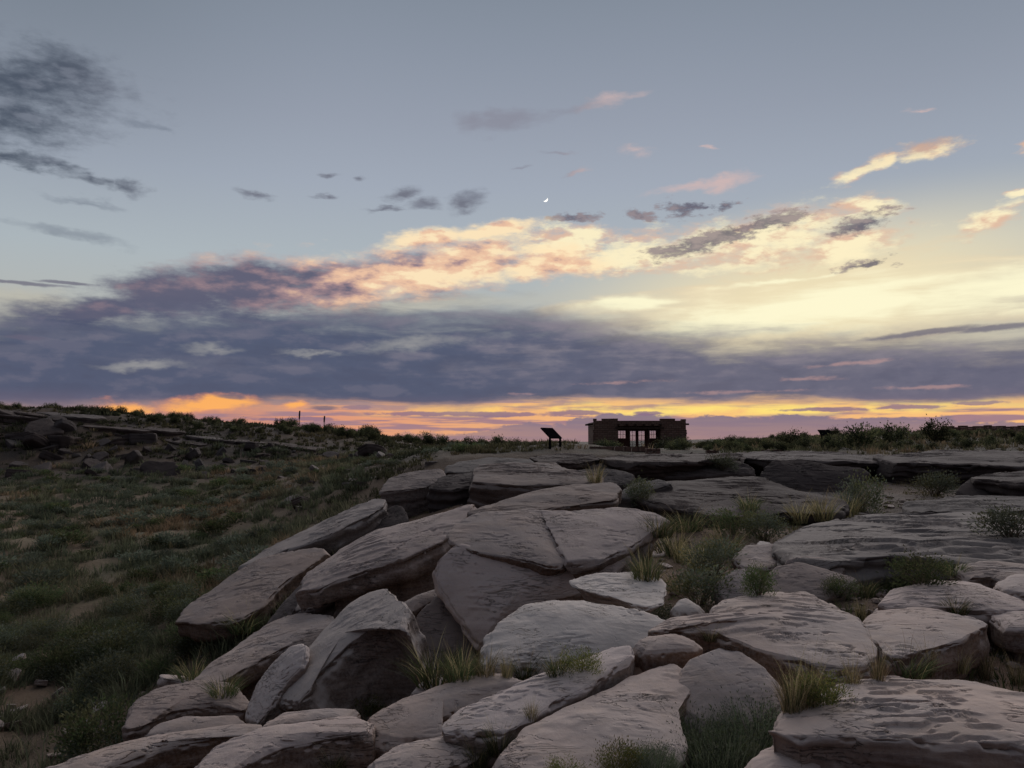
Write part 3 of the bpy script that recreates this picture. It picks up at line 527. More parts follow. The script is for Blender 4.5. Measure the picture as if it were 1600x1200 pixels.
rock('red_boulder', 'upright rust-red boulder at the head of the long rim slab', [(596,768),(606,748),(636,738),(688,733),(698,745),(676,757),(640,764)], (645,750,21.0), gy=.08, t=1.3, dome=.05, u=.74, bulge=.06, red=.9, rnd=.14, res=1.3, dark=-0.3)
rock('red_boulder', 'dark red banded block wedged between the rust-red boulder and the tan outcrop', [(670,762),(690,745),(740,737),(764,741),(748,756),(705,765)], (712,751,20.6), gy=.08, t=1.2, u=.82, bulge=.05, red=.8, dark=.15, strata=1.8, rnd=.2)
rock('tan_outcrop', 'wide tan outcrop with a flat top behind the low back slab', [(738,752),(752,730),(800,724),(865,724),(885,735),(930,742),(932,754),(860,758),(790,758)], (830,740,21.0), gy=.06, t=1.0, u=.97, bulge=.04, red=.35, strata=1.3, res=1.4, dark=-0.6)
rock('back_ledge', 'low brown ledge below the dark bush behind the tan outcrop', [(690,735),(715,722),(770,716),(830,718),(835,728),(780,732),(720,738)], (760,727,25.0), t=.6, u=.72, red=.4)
rock('pointed_block', 'big pointed block with a pale sloping back and shadowed brown front', [(430,1092),(445,1052),(500,995),(550,942),(597,916),(618,926),(636,950),(628,985),(600,972),(550,1004),(500,1052),(485,1078),(462,1102)], (530,1000,8.0), gx=.62, gy=.35, t=.75, dome=.06, u=.72, red=.25, strata=.7, res=1.8, rnd=.22, lean=(.25,0,0))
rock('shaded_boulder', 'blue-black boulder with painted-in shade between pointed block and central boulder', [(636,1010),(650,962),(690,925),(706,950),(738,1000),(742,1040),(690,1062),(640,1050)], (690,995,8.4), gy=1.2, t=.7, dark=.65, strata=.6)  # lies in shadow; that shade is painted into its base colour
rock('gap_stone', 'grey wedge of stone filling the gap behind the pointed block', [(618,950),(650,930),(690,918),(700,930),(660,950),(635,965)], (660,938,9.2), gy=.5, t=.5, res=.7)
rock('upright_stone', 'slim upright stone leaning against the pointed block', [(384,1112),(400,1070),(430,1032),(462,1005),(479,1013),(472,1042),(445,1068),(424,1102),(402,1126)], (430,1065,7.7), gx=.8, gy=.3, t=.4, dome=.04, u=.72, res=1.2, dark=-0.05)
rock('pale_rock', 'pale clean slab sloping down to the blunt brown boulder', [(285,1076),(330,1037),(380,1001),(430,968),(470,960),(525,963),(518,980),(462,1002),(402,1034),(352,1060),(320,1078)], (400,1018,10.0), gx=.24, gy=.2, t=.3, dome=.05, u=.68, strata=.8, res=1.5, lip=0.22, waist=0.5, dark=-0.08)
rock('brown_undershelf', 'brown shelf of rock under the upper end of the pale clean slab', [(440,1010),(500,985),(540,968),(548,985),(500,1020),(455,1035)], (495,1000,10.0), gx=.2, gy=.4, t=.6, red=.7, dark=.2)
rock('blunt_boulder', 'blunt brown boulder with a dark underside at the edge of bare soil', [(190,1142),(215,1092),(258,1070),(320,1064),(366,1070),(388,1095),(380,1112),(330,1106),(270,1112),(225,1135)], (290,1092,8.6), gy=.12, t=.55, dome=.05, u=.78, red=.5, res=1.4)
rock('grey_dome', 'grey dome of rock peeping out below the blunt brown boulder', [(225,1150),(245,1130),(285,1120),(330,1122),(370,1118),(390,1135),(350,1150),(280,1160)], (300,1136,7.6), gy=.3, t=.4)
rock('edge_ledge', 'long narrow ledge running down into the bare soil beside the hollow-sided boulder', [(45,1215),(120,1182),(220,1152),(300,1141),(380,1129),(412,1134),(392,1150),(330,1157),(250,1172),(180,1198),(120,1222)], (250,1165,6.6), gx=.1, gy=.1, t=.4, dome=.04, u=.68, strata=1.1, res=1.5, red=.2, lip=0.2, waist=0.6)
rock('hollow_boulder', 'wide tan boulder with a black hollow in its front face', [(300,1208),(330,1170),(400,1142),(470,1130),(540,1117),(574,1128),(580,1148),(522,1156),(442,1172),(380,1200),(335,1222)], (450,1155,5.3), gx=.08, gy=.15, t=.55, dome=.05, u=.72, red=.2, dark=.0, res=1.8)
rock('flat_white_rock', 'flat whitish slab between hollow-sided boulder and pointed block', [(402,1138),(440,1116),(520,1107),(560,1110),(545,1121),(470,1131)], (480,1120,6.3), t=.25, res=1.1)
rock('rolling_ridge', 'long smooth rolling ridge of rock with a small dark pool-like pit', [(560,1128),(620,1096),(680,1076),(730,1058),(790,1053),(828,1066),(790,1085),(735,1108),(690,1128),(690,1160),(620,1165),(585,1160)], (690,1100,5.7), gx=.06, gy=.25, t=.5, dome=.07, u=.85, strata=.5, res=1.8, rnd=.28)
rock('lumpy_stone', 'lumpy grey-green stone beside a grass clump below the rolling ridge', [(578,1195),(620,1167),(700,1150),(745,1154),(754,1176),(720,1198),(650,1222),(590,1222)], (670,1180,4.6), gy=.15, t=.4, dome=.06, res=1.5, strata=1.1)
rock('small_stone', 'small pale stone behind the rolling ridge in front of the dark grass', [(636,1090),(655,1068),(690,1057),(706,1062),(690,1085),(650,1095)], (670,1077,6.2), gy=.4, t=.25, res=.7)
# right middle terrace
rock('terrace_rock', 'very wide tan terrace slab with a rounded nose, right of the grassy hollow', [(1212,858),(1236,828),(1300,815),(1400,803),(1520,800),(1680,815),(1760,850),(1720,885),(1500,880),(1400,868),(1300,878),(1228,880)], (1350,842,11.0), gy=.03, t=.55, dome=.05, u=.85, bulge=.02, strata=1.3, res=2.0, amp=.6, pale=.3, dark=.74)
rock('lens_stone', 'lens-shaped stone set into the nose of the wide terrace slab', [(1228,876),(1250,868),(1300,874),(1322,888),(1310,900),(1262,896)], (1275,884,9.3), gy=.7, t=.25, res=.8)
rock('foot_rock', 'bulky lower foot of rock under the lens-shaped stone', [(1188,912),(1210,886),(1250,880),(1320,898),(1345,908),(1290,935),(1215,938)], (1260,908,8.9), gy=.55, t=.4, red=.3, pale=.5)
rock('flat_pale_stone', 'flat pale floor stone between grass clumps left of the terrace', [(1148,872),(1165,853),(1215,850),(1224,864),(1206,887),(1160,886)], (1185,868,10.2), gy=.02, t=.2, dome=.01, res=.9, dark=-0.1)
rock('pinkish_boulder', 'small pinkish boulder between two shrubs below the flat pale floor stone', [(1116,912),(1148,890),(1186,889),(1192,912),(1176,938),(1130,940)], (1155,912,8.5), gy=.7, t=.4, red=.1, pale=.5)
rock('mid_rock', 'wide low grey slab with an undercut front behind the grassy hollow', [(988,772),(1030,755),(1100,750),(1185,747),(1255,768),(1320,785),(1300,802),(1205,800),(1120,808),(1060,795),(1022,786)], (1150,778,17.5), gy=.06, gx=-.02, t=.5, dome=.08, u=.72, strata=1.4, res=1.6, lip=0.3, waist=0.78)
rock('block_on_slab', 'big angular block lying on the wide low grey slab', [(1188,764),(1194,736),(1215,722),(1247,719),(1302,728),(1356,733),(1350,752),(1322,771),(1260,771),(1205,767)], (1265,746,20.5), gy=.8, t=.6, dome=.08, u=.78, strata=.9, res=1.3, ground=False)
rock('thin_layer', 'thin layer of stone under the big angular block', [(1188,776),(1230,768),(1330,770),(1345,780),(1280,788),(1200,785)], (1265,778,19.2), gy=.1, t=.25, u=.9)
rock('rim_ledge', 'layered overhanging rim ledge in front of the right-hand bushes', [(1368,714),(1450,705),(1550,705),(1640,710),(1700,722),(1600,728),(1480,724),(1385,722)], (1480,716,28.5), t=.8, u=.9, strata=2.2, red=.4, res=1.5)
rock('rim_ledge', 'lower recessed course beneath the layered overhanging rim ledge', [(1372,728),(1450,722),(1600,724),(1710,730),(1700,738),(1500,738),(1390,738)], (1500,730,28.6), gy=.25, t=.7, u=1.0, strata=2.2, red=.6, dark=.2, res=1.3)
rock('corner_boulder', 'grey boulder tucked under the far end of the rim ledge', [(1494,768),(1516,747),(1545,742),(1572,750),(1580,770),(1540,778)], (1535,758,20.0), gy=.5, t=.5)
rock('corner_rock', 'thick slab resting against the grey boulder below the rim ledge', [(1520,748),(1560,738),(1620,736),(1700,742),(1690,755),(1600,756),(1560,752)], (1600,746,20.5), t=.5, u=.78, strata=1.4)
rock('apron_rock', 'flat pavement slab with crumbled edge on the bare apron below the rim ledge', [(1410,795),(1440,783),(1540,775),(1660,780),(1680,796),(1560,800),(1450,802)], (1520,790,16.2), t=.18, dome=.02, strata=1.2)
for lab, px, an, kw in [
    ('low rim ledge course directly in front of the stone building', [(925,716),(990,710),(1080,709),(1150,711),(1160,718),(1080,721),(980,722)], (1040,715,29), dict(t=.3, u=.78, strata=2, red=.3)),
    ('shadowed rock course recessed below the building’s rim ledge', [(925,728),(990,720),(1080,722),(1165,724),(1170,738),(1080,742),(980,744),(930,740)], (1040,732,27), dict(gy=.5, t=.9, u=1.0, strata=2, red=.7, dark=.25)),
    ('thin rim slab under the tilted exhibit panel', [(828,714),(870,708),(920,710),(935,718),(900,724),(845,722)], (880,715,28), dict(t=.3, u=.72, strata=2, red=.3)),
    ('flat rim course between the building and the big angular block', [(1140,712),(1200,706),(1290,707),(1375,712),(1380,720),(1290,721),(1200,719)], (1270,713,30), dict(t=.45, u=.78, strata=2, red=.35)),
    ('brown bouldery step below the thin rim slab', [(880,748),(900,735),(960,732),(990,742),(985,756),(930,760)], (935,745,22), dict(gy=.4, t=.6, red=.5)),
    ('rounded low rock at the left end of the wide low grey slab', [(965,775),(985,757),(1030,750),(1050,757),(1010,768),(985,780)], (1005,763,17.8), dict(gy=.2, t=.4, red=.1))]:
    rock('rim_rock', lab, px, an, cat='rock', **kw)

# ------------------------------------------------------------------ boulders on the far slope, loose stones
def blank_rock(seed, asp=(1.0, .75), t=.6, tilt=.15, **kw):
    r = np.random.default_rng(seed); k = 9; a = np.sort(r.uniform(0, 2 * pi, k) * .25 + np.linspace(0, 2 * pi, k, endpoint=False))
    rad = r.uniform(.72, 1.1, k); nrm = np.array([r.normal(0, tilt), r.normal(0, tilt) - .12, 1.0]); nrm /= np.linalg.norm(nrm)
    P = np.stack([asp[0] * rad * np.cos(a), asp[1] * rad * np.sin(a), 0 * a], 1); P[:, 2] = -(P @ nrm) / nrm[2]
    return rock_mesh('boulder', P, nrm, t, seed=seed, **kw)[0]
FAR = [blank_rock(s, asp, t, ti, res=.45, u=.95, strata=1.3) for s, asp, t, ti in [(101, (1, .7), .7, .25), (102, (1.2, .6), .5, .2), (103, (.8, .7), .9, .3), (104, (1.4, .8), .4, .15), (105, (1, .9), .8, .35)]]
def stone_at(me, x, y, s, name, label, group, rz=None, sink=.35, red=.2, dark=0.0, zs=1.0, tilt=0.1):
    o = link(name, me); zmin = me.get('h', .6)
    o.location = (x, y, gz(x, y) - sink * s * .5); o.scale = (s, s, s * zs); o.rotation_euler = (random.uniform(-tilt, tilt), random.uniform(-tilt, tilt), random.uniform(0, 2 * pi) if rz is None else rz)
    o['red'] = red; o['dark'] = dark; tag(o, label, 'rock', group); return o
placed = []
def free(x, y, r):
    for a, b, c in placed:
        if (x - a) ** 2 + (y - b) ** 2 < (.8 * (r + c)) ** 2: return False
    placed.append((x, y, r)); return True
SHAPE = ['blocky', 'long', 'squat', 'flat-topped', 'rounded']
def size_word(s, a, b): return 'small' if s < a else 'large' if s > b else 'middling'
n = 0; tries = 0
while n < 130 and tries < 9000:
    tries += 1
    y = random.uniform(49, 62.5); q = random.uniform(-.68, -.13); x = q * y; s = random.choice([.5, .8, 1.0, 1.5, 1.9]) * random.uniform(.75, 1.15) * (1 if q < -.42 else .5)
    if random.random() > (1 if q < -.32 else .4) or not free(x, y, s * .62): continue
    k = random.randrange(5); rd = random.uniform(.1, .6)
    stone_at(FAR[k], x, y, s, 'boulder', '%s %s %s boulder jumbled on the dark rocky slope across the valley' % (size_word(s, .9, 1.5), 'reddish' if rd > .35 else 'grey', SHAPE[k]), 'boulders on the slope across the valley', sink=1.3, red=rd, dark=random.uniform(.88, 1.0), tilt=.4, zs=.8); n += 1  # shade of the east-facing slope is put into the boulders' dark colour
for i in range(13):
    q = -.7 + i * .036; y = 63 + .9 * sin(i * 2.1); x = q * y
    stone_at(FAR[3], x, y, random.uniform(1.5, 2.2), 'caprock', 'flat dark caprock slab along the brow of the slope across the valley', 'caprock along the far brow', rz=random.uniform(-.3, .3), sink=.7, red=.4, dark=.8, zs=.7, tilt=.03)
n = 0
while n < 60:
    y = random.uniform(30, 52); x = -random.uniform(.1, .33) * y; s = random.uniform(.15, .5)
    if not free(x, y, s): continue
    k = random.randrange(5)
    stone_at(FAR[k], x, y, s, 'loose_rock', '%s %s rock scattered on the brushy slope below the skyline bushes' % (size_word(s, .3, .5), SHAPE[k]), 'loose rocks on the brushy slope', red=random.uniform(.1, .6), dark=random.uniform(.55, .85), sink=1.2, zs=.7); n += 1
n = 0
while n < 34:
    y = random.uniform(9.5, 17); x = -random.uniform(.46, .64) * y; s = random.uniform(.05, .16)
    if not free(x, y, s): continue
    k = random.randrange(5)
    stone_at(FAR[k], x, y, s, 'pebble', '%s %s pale stone lying on the bare red soil by the edge ledge' % (size_word(s, .08, .12), SHAPE[k]), 'stones on the bare soil', red=.1, dark=.2); n += 1
n = 0
while n < 46:
    y = random.uniform(11, 26); x = random.uniform(.12, .68) * y; s = random.uniform(.06, .22)
    if not free(x, y, s): continue
    k = random.randrange(5)
    stone_at(FAR[k], x, y, s, 'loose_stone', '%s %s thin stone lying loose on the bare rock apron' % (size_word(s, .1, .17), SHAPE[k]), 'loose stones on the apron', red=.15, zs=.5); n += 1
for px, py, s, lab in [(315, 1022, .55, 'low stone half sunk in grass beside the pale clean slab'), (262, 1018, .5, 'dark low stone in grass beyond the pale clean slab')]:
    h = at(px, py, 11.4); stone_at(FAR[1], h[0], h[1], s, 'sunken_stone', lab, None, sink=.1)

# gravel and rubble washed between the slabs
def rubble(n, seed):
    r = np.random.default_rng(seed); y = 4.2 + 20 * r.uniform(0, 1, n) ** 1.3; x = r.uniform(-.62, .68, n) * y; w_ = terrain0(x, y)[1]; ok = w_ > .12; x, y = x[ok], y[ok]; n = len(x); z = terrain(x, y)
    g = (1 + 5 ** .5) / 2; ico = np.array([(-1,g,0),(1,g,0),(-1,-g,0),(1,-g,0),(0,-1,g),(0,1,g),(0,-1,-g),(0,1,-g),(g,0,-1),(g,0,1),(-g,0,-1),(-g,0,1)], float); ico /= np.linalg.norm(ico[0])
    fi = np.array([(0,11,5),(0,5,1),(0,1,7),(0,7,10),(0,10,11),(1,5,9),(5,11,4),(11,10,2),(10,7,6),(7,1,8),(3,9,4),(3,4,2),(3,2,6),(3,6,8),(3,8,9),(4,9,5),(2,4,11),(6,2,10),(8,6,7),(9,8,1)])
    s = .012 + .07 * r.uniform(0, 1, n) ** 4; s3 = np.stack([s * r.uniform(.8, 1.5, n), s * r.uniform(.7, 1.3, n), s * r.uniform(.3, .8, n)], 1)
    V = ico[None] * r.uniform(.75, 1.15, (n, 12, 1)) * s3[:, None]; a = r.uniform(0, 6.28, n); c_, s_ = np.cos(a)[:, None], np.sin(a)[:, None]
    V = np.stack([V[..., 0] * c_ - V[..., 1] * s_, V[..., 0] * s_ + V[..., 1] * c_, V[..., 2]], -1) + np.stack([x, y, z + s * .1], -1)[:, None]
    o = link('rubble', mesh('rubble', V.reshape(-1, 3), [(np.arange(n)[:, None, None] * 12 + fi[None]).reshape(-1, 3)], M_ROCK, False)); o['red'] = .5; o['dark'] = .3; tag(o, 'gravel and small rubble washed between the sandstone slabs', 'gravel', None, 'stuff')
rubble(9000, 5)

# ------------------------------------------------------------------ plants
def blades(r, n, h, spread, w, bend, cols, hv=.35, lean=.25):
    """grass blades as bent tapering strips"""
    a = r.uniform(0, 2 * pi, n); rad = spread * np.sqrt(r.uniform(0, 1, n)); bx, by = rad * np.cos(a), rad * np.sin(a)
    out = a + r.normal(0, .7, n); H = h * (1 - hv * r.uniform(0, 1, n)) * (1 - .35 * (rad / max(spread, 1e-6)) ** 2); bd = bend * h * r.uniform(.2, 1, n); ln = lean * h * r.uniform(0, 1, n)
    f = r.uniform(0, 2 * pi, n); wx, wy = np.cos(f) * w / 2, np.sin(f) * w / 2; V = np.zeros((n, 7, 3)); ts = [0, .4, .75, 1]
    for k, t in enumerate(ts):
        ox = bx + np.cos(out) * (ln * t + bd * t ** 2.2); oy = by + np.sin(out) * (ln * t + bd * t ** 2.2); z = H * (t - .18 * t ** 3 * (bd / h))
        if k < 3:
            ww = 1 - .75 * t; V[:, 2 * k] = np.stack([ox - wx * ww, oy - wy * ww, z], 1); V[:, 2 * k + 1] = np.stack([ox + wx * ww, oy + wy * ww, z], 1)
        else: V[:, 6] = np.stack([ox, oy, z], 1)
    b = np.arange(n)[:, None] * 7
    Qd = np.concatenate([b + np.array([[0, 1, 3, 2]]), b + np.array([[2, 3, 5, 4]])]); T = b + np.array([[4, 5, 6]])
    cols = np.asarray(cols); c = cols[r.integers(0, len(cols), n)] * r.uniform(.7, 1.25, (n, 1)); C = np.repeat(np.hstack([c, np.ones((n, 1))]), 7, 0)
    return V.reshape(-1, 3), Qd, T, C
def leaves(r, n, R, H, size, cols, up=.5, gap=.35, aspect=2.6):
    """small leaf faces through the volume of a bush, in clumps with gaps"""
    k = 26; ca = r.uniform(0, 2 * pi, k); cr = R * np.sqrt(r.uniform(0, 1, k)) * .8; chh = H * r.uniform(.25, .92, k) * (1 - .45 * (cr / R) ** 2)
    cc = np.stack([cr * np.cos(ca), cr * np.sin(ca), chh], 1); j = r.integers(0, k, n)
    p = cc[j] + r.normal(0, 1, (n, 3)) * np.array([R * gap * .55, R * gap * .55, H * gap * .42]); p[:, 2] = np.clip(p[:, 2], .02 * H, None)
    d = p * np.array([1 / R, 1 / R, .6 / H]); d[:, 2] += up; d += r.normal(0, .45, (n, 3)); d /= np.linalg.norm(d, axis=1, keepdims=True)
    s = np.cross(d, r.normal(0, 1, (n, 3))); s /= np.linalg.norm(s, axis=1, keepdims=True); L = size * r.uniform(.6, 1.3, (n, 1)); wd = L / aspect
    V = np.stack([p, p + d * L * .5 + s * wd * .5, p + d * L, p + d * L * .5 - s * wd * .5], 1)
    cols = np.asarray(cols); c = cols[(j + r.integers(0, 2, n)) % len(cols)] * r.uniform(.7, 1.3, (n, 1))
    return V.reshape(-1, 3), (np.arange(n)[:, None] * 4 + np.array([[0, 1, 2, 3]])), np.zeros((0, 3), int), np.repeat(np.hstack([c, np.ones((n, 1))]), 4, 0)
def twigs(r, n, R, H, w, col):
    return blades(r, n, H * .9, R * .15, w, R / H * .55, [col], .3, R / H * .5)
def join(parts):
    V = []; Qs = []; Ts = []; C = []; o = 0
    for v, q, t, c in parts: V.append(v); Qs.append(q + o); Ts.append(t + o); C.append(c); o += len(v)
    return np.concatenate(V), np.concatenate(Qs), np.concatenate(Ts), np.concatenate(C)
def plant_mesh(name, parts, mat=None):
    V, q, t, c = join(parts); return mesh(name, V, [f for f in (q, t) if len(f)], mat or M_LEAF, True, c)
GREEN = [(.085, .11, .045), (.10, .125, .055), (.07, .09, .04)]; SAGE = [(.135, .148, .105), (.11, .128, .088), (.155, .16, .115)]
OLIVE = [(.11, .11, .05), (.13, .125, .06), (.09, .095, .045)]; STRAW = [(.36, .28, .15), (.30, .22, .11), (.42, .33, .19)]
YELL = [(.15, .145, .045), (.12, .13, .04), (.17, .145, .045), (.085, .10, .04)]; DARKG = [(.035, .042, .022), (.045, .05, .028), (.03, .034, .02)]
rg = lambda s: np.random.default_rng(s)
# each kind: list of (part name, mesh); unit size about 1 m wide or high
TUFT = [[('blades', plant_mesh('blades', [blades(rg(i), 170, 1, .32, .022, .5, GREEN + OLIVE + STRAW[:1])])), ('seed_stalks', plant_mesh('seed_stalks', [blades(rg(i + 9), 16, 1.5, .2, .014, .35, STRAW, .3)]))] for i in range(3)]
DRY = [[('blades', plant_mesh('blades', [blades(rg(20 + i), 130, 1, .26, .02, .45, STRAW + OLIVE[:2])])), ('seed_stalks', plant_mesh('seed_stalks', [blades(rg(i + 29), 14, 1.6, .16, .014, .4, STRAW, .3)]))] for i in range(3)]
SHRUB = [[('foliage', plant_mesh('foliage', [leaves(rg(40 + i), 2600, .5, .75, .055, SAGE + OLIVE)])), ('stems', plant_mesh('stems', [twigs(rg(60 + i), 40, .5, .75, .02, (.10, .075, .055))]))] for i in range(3)]
GSHRUB = [[('foliage', plant_mesh('foliage', [leaves(rg(140 + i), 2600, .5, .75, .06, GREEN + OLIVE, .9)])), ('stems', plant_mesh('stems', [twigs(rg(160 + i), 40, .5, .75, .02, (.10, .075, .055))]))] for i in range(2)]
YSHRUB = [[('foliage', plant_mesh('foliage', [leaves(rg(70 + i), 2600, .5, .7, .05, YELL, 1.2, .3, 3.2)])), ('stems', plant_mesh('stems', [twigs(rg(80 + i), 50, .5, .7, .016, (.12, .11, .05))]))] for i in range(2)]
SAGEB = [[('foliage', plant_mesh('foliage', [blades(rg(90 + i), 900, .8, .48, .014, .2, [(.16, .19, .12), (.19, .21, .14), (.12, .16, .09)], .6, .2), leaves(rg(95 + i), 2200, .5, .72, .04, SAGE + GREEN, 1.2, .4, 3.0)])), ('stems', plant_mesh('stems', [twigs(rg(99), 30, .5, .6, .02, (.10, .08, .06))]))] for i in range(2)]
BUSH = [plant_mesh('bush', [leaves(rg(50 + i), 1500, .55, .8, .085, DARKG + OLIVE, .6, .34, 2.0), twigs(rg(55 + i), 36, .55, .8, .03, (.06, .045, .035)), blades(rg(58 + i), 40, .95, .4, .02, .2, OLIVE)]) for i in range(4)]
SMALL = [plant_mesh('small_bush', [leaves(rg(150 + i), 420, .5, .6, .12, SAGE if i < 2 else GREEN + OLIVE, .8, .34, 2.2), blades(rg(158 + i), 40, .6, .4, .03, .3, OLIVE + STRAW)]) for i in range(4)]

bpy.context.view_layer.update(); DG = bpy.context.evaluated_depsgraph_get()
def hit(px, py):
    r = ray(px, py); ok, loc, *_ = S.ray_cast(DG, (0, 0, EYE), r / np.linalg.norm(r)); return np.array(loc) if ok else None
def plant(kind, px, py, hpx, name, label, cat='shrub', group=None, wide=1.0, native=.75):
    """a plant whose foot is the visible ground at a pixel and whose height there is hpx pixels"""
    p = hit(px, py)
    if p is None: return
    h = hpx / F * p[1] / native; root = link(name, None); root.location = p - np.array([0, 0, .03]); root.scale = (h * wide, h * wide, h); root.rotation_euler = (0, 0, random.uniform(0, 6.28))
    tag(root, label, cat, group)
    for pn, me in random.choice(kind): link(pn, me, root)
    return root
# foreground
plant(SAGEB, 1090, 1190, 85, 'sagebrush', 'dense green sagebrush in front of the blue-grey domed boulder', wide=1.3, native=.8)
plant(SAGEB, 1180, 1165, 85, 'sagebrush', 'upright green sagebrush touching the left end of the layered tan slab', wide=1.2, native=.8)
plant(SAGEB, 1020, 1200, 50, 'sagebrush', 'sagebrush clump between the yellow-green bushes and the dense green sagebrush', wide=1.2, native=.8)
plant(SAGEB, 1130, 1215, 90, 'sagebrush', 'green sagebrush clump at the foot of the low pale stone', wide=1.2, native=.8)
for px, py, h, lab in [(960, 1205, 50, 'yellow-green flowering bush on the sandy brown slab, the taller of two'), (880, 1215, 38, 'low yellow-green flowering bush on the sandy brown slab'), (575, 1113, 34, 'small round yellow-green bush beside the rolling ridge of rock'), (908, 1047, 40, 'small yellow-green bush growing on top of the overhanging ledge'), (1290, 1098, 58, 'yellow-green bush between the blue-grey boulder and layered slab')]:
    plant(YSHRUB, px, py, h, 'snakeweed', lab, native=.7, wide=1.25)
for px, py, h, k, w, lab in [
    (1255, 1105, 75, DRY, .9, 'tall golden grass with seed heads beside the yellow-green bush'), (1345, 968, 45, DRY, .55, 'narrow golden grass tuft in the crack of the pale table rocks'),
    (1495, 956, 34, TUFT, 1.3, 'green and straw tuft at the front edge of the domed slab'), (1420, 1052, 52, TUFT, 1.5, 'green grass tuft under the cracked table rock front'),
    (1330, 1068, 55, DRY, .7, 'dry seed grass behind the layered slab, nearest its upper left rim'), (1500, 1045, 50, DRY, .8, 'dry seed grass behind the layered slab beside bare soil'), (1540, 1062, 60, DRY, .5, 'lone pale grass stalks behind the layered slab'),
    (780, 1170, 55, TUFT, .9, 'green grass clump beside the lumpy grey-green stone'), (745, 1190, 50, TUFT, .9, 'grass clump squeezed between lumpy stone and sandy slab'), (830, 1120, 40, DRY, .7, 'dry grass along the lower edge of the overhanging ledge'),
    (760, 1055, 55, DRY, .9, 'golden grass at the foot of the reddish pitted boulder'), (720, 1060, 65, TUFT, 1.0, 'grass clump with long stalks below the blue-black boulder'), (820, 1055, 45, TUFT, 1.2, 'dark green grass under the reddish pitted boulder'), (680, 1065, 70, TUFT, 1.3, 'dark grass in the shade under the blue-black boulder'), (870, 1050, 40, TUFT, 1.2, 'green grass behind the overhanging ledge'),
    (1110, 995, 26, DRY, 1.6, 'faded grass patch at the back of the arched stone'), (520, 1200, 45, TUFT, 1.1, 'blue-green grass in front of the hollow-sided boulder'), (300, 1062, 40, TUFT, 1.6, 'grey-green clump beside the low end of the pale clean slab'),
    (350, 1085, 40, TUFT, 1.4, 'grass in the shade below the pale clean slab'), (380, 985, 40, TUFT, 1.6, 'grass in the shade below the broad pinkish slab')]:
    plant(k, px, py, h, 'grass_tuft', lab, 'grass', native=1.0, wide=w)
for i, (px, py, h) in enumerate([(1238, 1112, 95), (1268, 1100, 90), (1372, 1062, 62), (1452, 1050, 58), (1590, 1070, 60), (708, 1062, 75), (792, 1058, 50), (1405, 915, 48), (1062, 880, 58), (1112, 868, 56), (1010, 880, 52)]):
    plant(DRY, px, py, h, 'grass_tuft', 'thin clump of pale dry grass stalks ' + ['left of the yellow-green bush', 'behind the yellow-green bush', 'rising behind the layered slab’s crest', 'under the split table rock', 'on bare soil beyond the layered slab', 'beneath the blue-black boulder', 'in front of the reddish pitted boulder', 'against the terrace slab', 'at the centre of the grassy hollow', 'beside the flat pale stone', 'by the smaller capstone half'][i], 'grass', native=1.0, wide=.55)
# grassy hollow and right middle
for px, py, h, k, w, lab in [
    (1010, 905, 62, TUFT, 1.0, 'tall grass against the stubby rock in the hollow'), (1050, 870, 58, TUFT, 1.1, 'tall green grass in the middle of the hollow'), (1090, 890, 58, DRY, .9, 'tall straw grass in the middle of the hollow'), (1135, 870, 56, TUFT, 1.1, 'tall grass at the right side of the hollow behind the flat pale stone'),
    (1030, 835, 45, TUFT, 1.4, 'green grass at the head of the hollow by the capstone'), (1075, 830, 45, TUFT, 1.4, 'grass under the front edge of the wide low grey slab'), (1150, 835, 40, GSHRUB, 1.5, 'dark green shrub at the far edge of the hollow'), (1195, 845, 45, SHRUB, 1.3, 'grey shrub at the left end of the terrace slab'),
    (1115, 900, 55, SHRUB, 1.4, 'round pale sage shrub beside the flat pale stone'), (1090, 945, 65, SHRUB, 1.3, 'large brownish shrub below the round pale sage'), (1060, 925, 45, DRY, 1.3, 'brown dead grass beside the thin pale plate'), (1030, 965, 26, SHRUB, 1.5, 'little grey-green shrub between thin plate and whitish stone'),
    (1185, 930, 50, GSHRUB, .8, 'slim green shrub between pinkish boulder and terrace foot'), (1285, 812, 50, DRY, 1.1, 'straw grass at the back edge of the terrace slab'), (1250, 815, 40, DRY, 1.2, 'faded grass in front of the big angular block'), (1345, 800, 58, SHRUB, .9, 'tall grey-green shrub at the right end of the big angular block'), (1325, 808, 50, DRY, 1.0, 'straw grass at the foot of the tall grey-green shrub'),
    (1580, 838, 50, SHRUB, 1.6, 'twiggy grey shrub on the bare apron right of the terrace slab'), (1390, 918, 45, TUFT, 1.3, 'straw and green grass in front of the terrace slab, left of a dark shrub'), (1440, 912, 46, GSHRUB, 1.6, 'dark green shrub against the front of the terrace slab'), (1350, 928, 35, TUFT, 1.3, 'low grass at the foot of the terrace slab by the domed slab'), (1490, 895, 30, TUFT, 1.5, 'low grass along the terrace slab beside the dark-edged slab'), (1310, 930, 30, GSHRUB, 1.4, 'low dark shrub at the terrace foot'),
    (1170, 795, 30, TUFT, 1.5, 'grass in front of the thin stone layer'), (1460, 775, 40, SHRUB, 1.3, 'grey shrub below the rim ledge beside the grey boulder'), (930, 755, 40, DRY, .9, 'tall dry straw stalks below the rim ledge in front of the building'), (1000, 790, 40, SHRUB, 1.0, 'blue-grey shrub behind the capstone on the slab’s left end'), (1130, 735, 26, SHRUB, 1.4, 'shrub under the rim course right of the building')]:
    plant(k, px, py, h, 'grass_tuft' if k in (TUFT, DRY) else 'shrub', lab, 'grass' if k in (TUFT, DRY) else 'shrub', native=1.0 if k in (TUFT, DRY) else .75, wide=w)
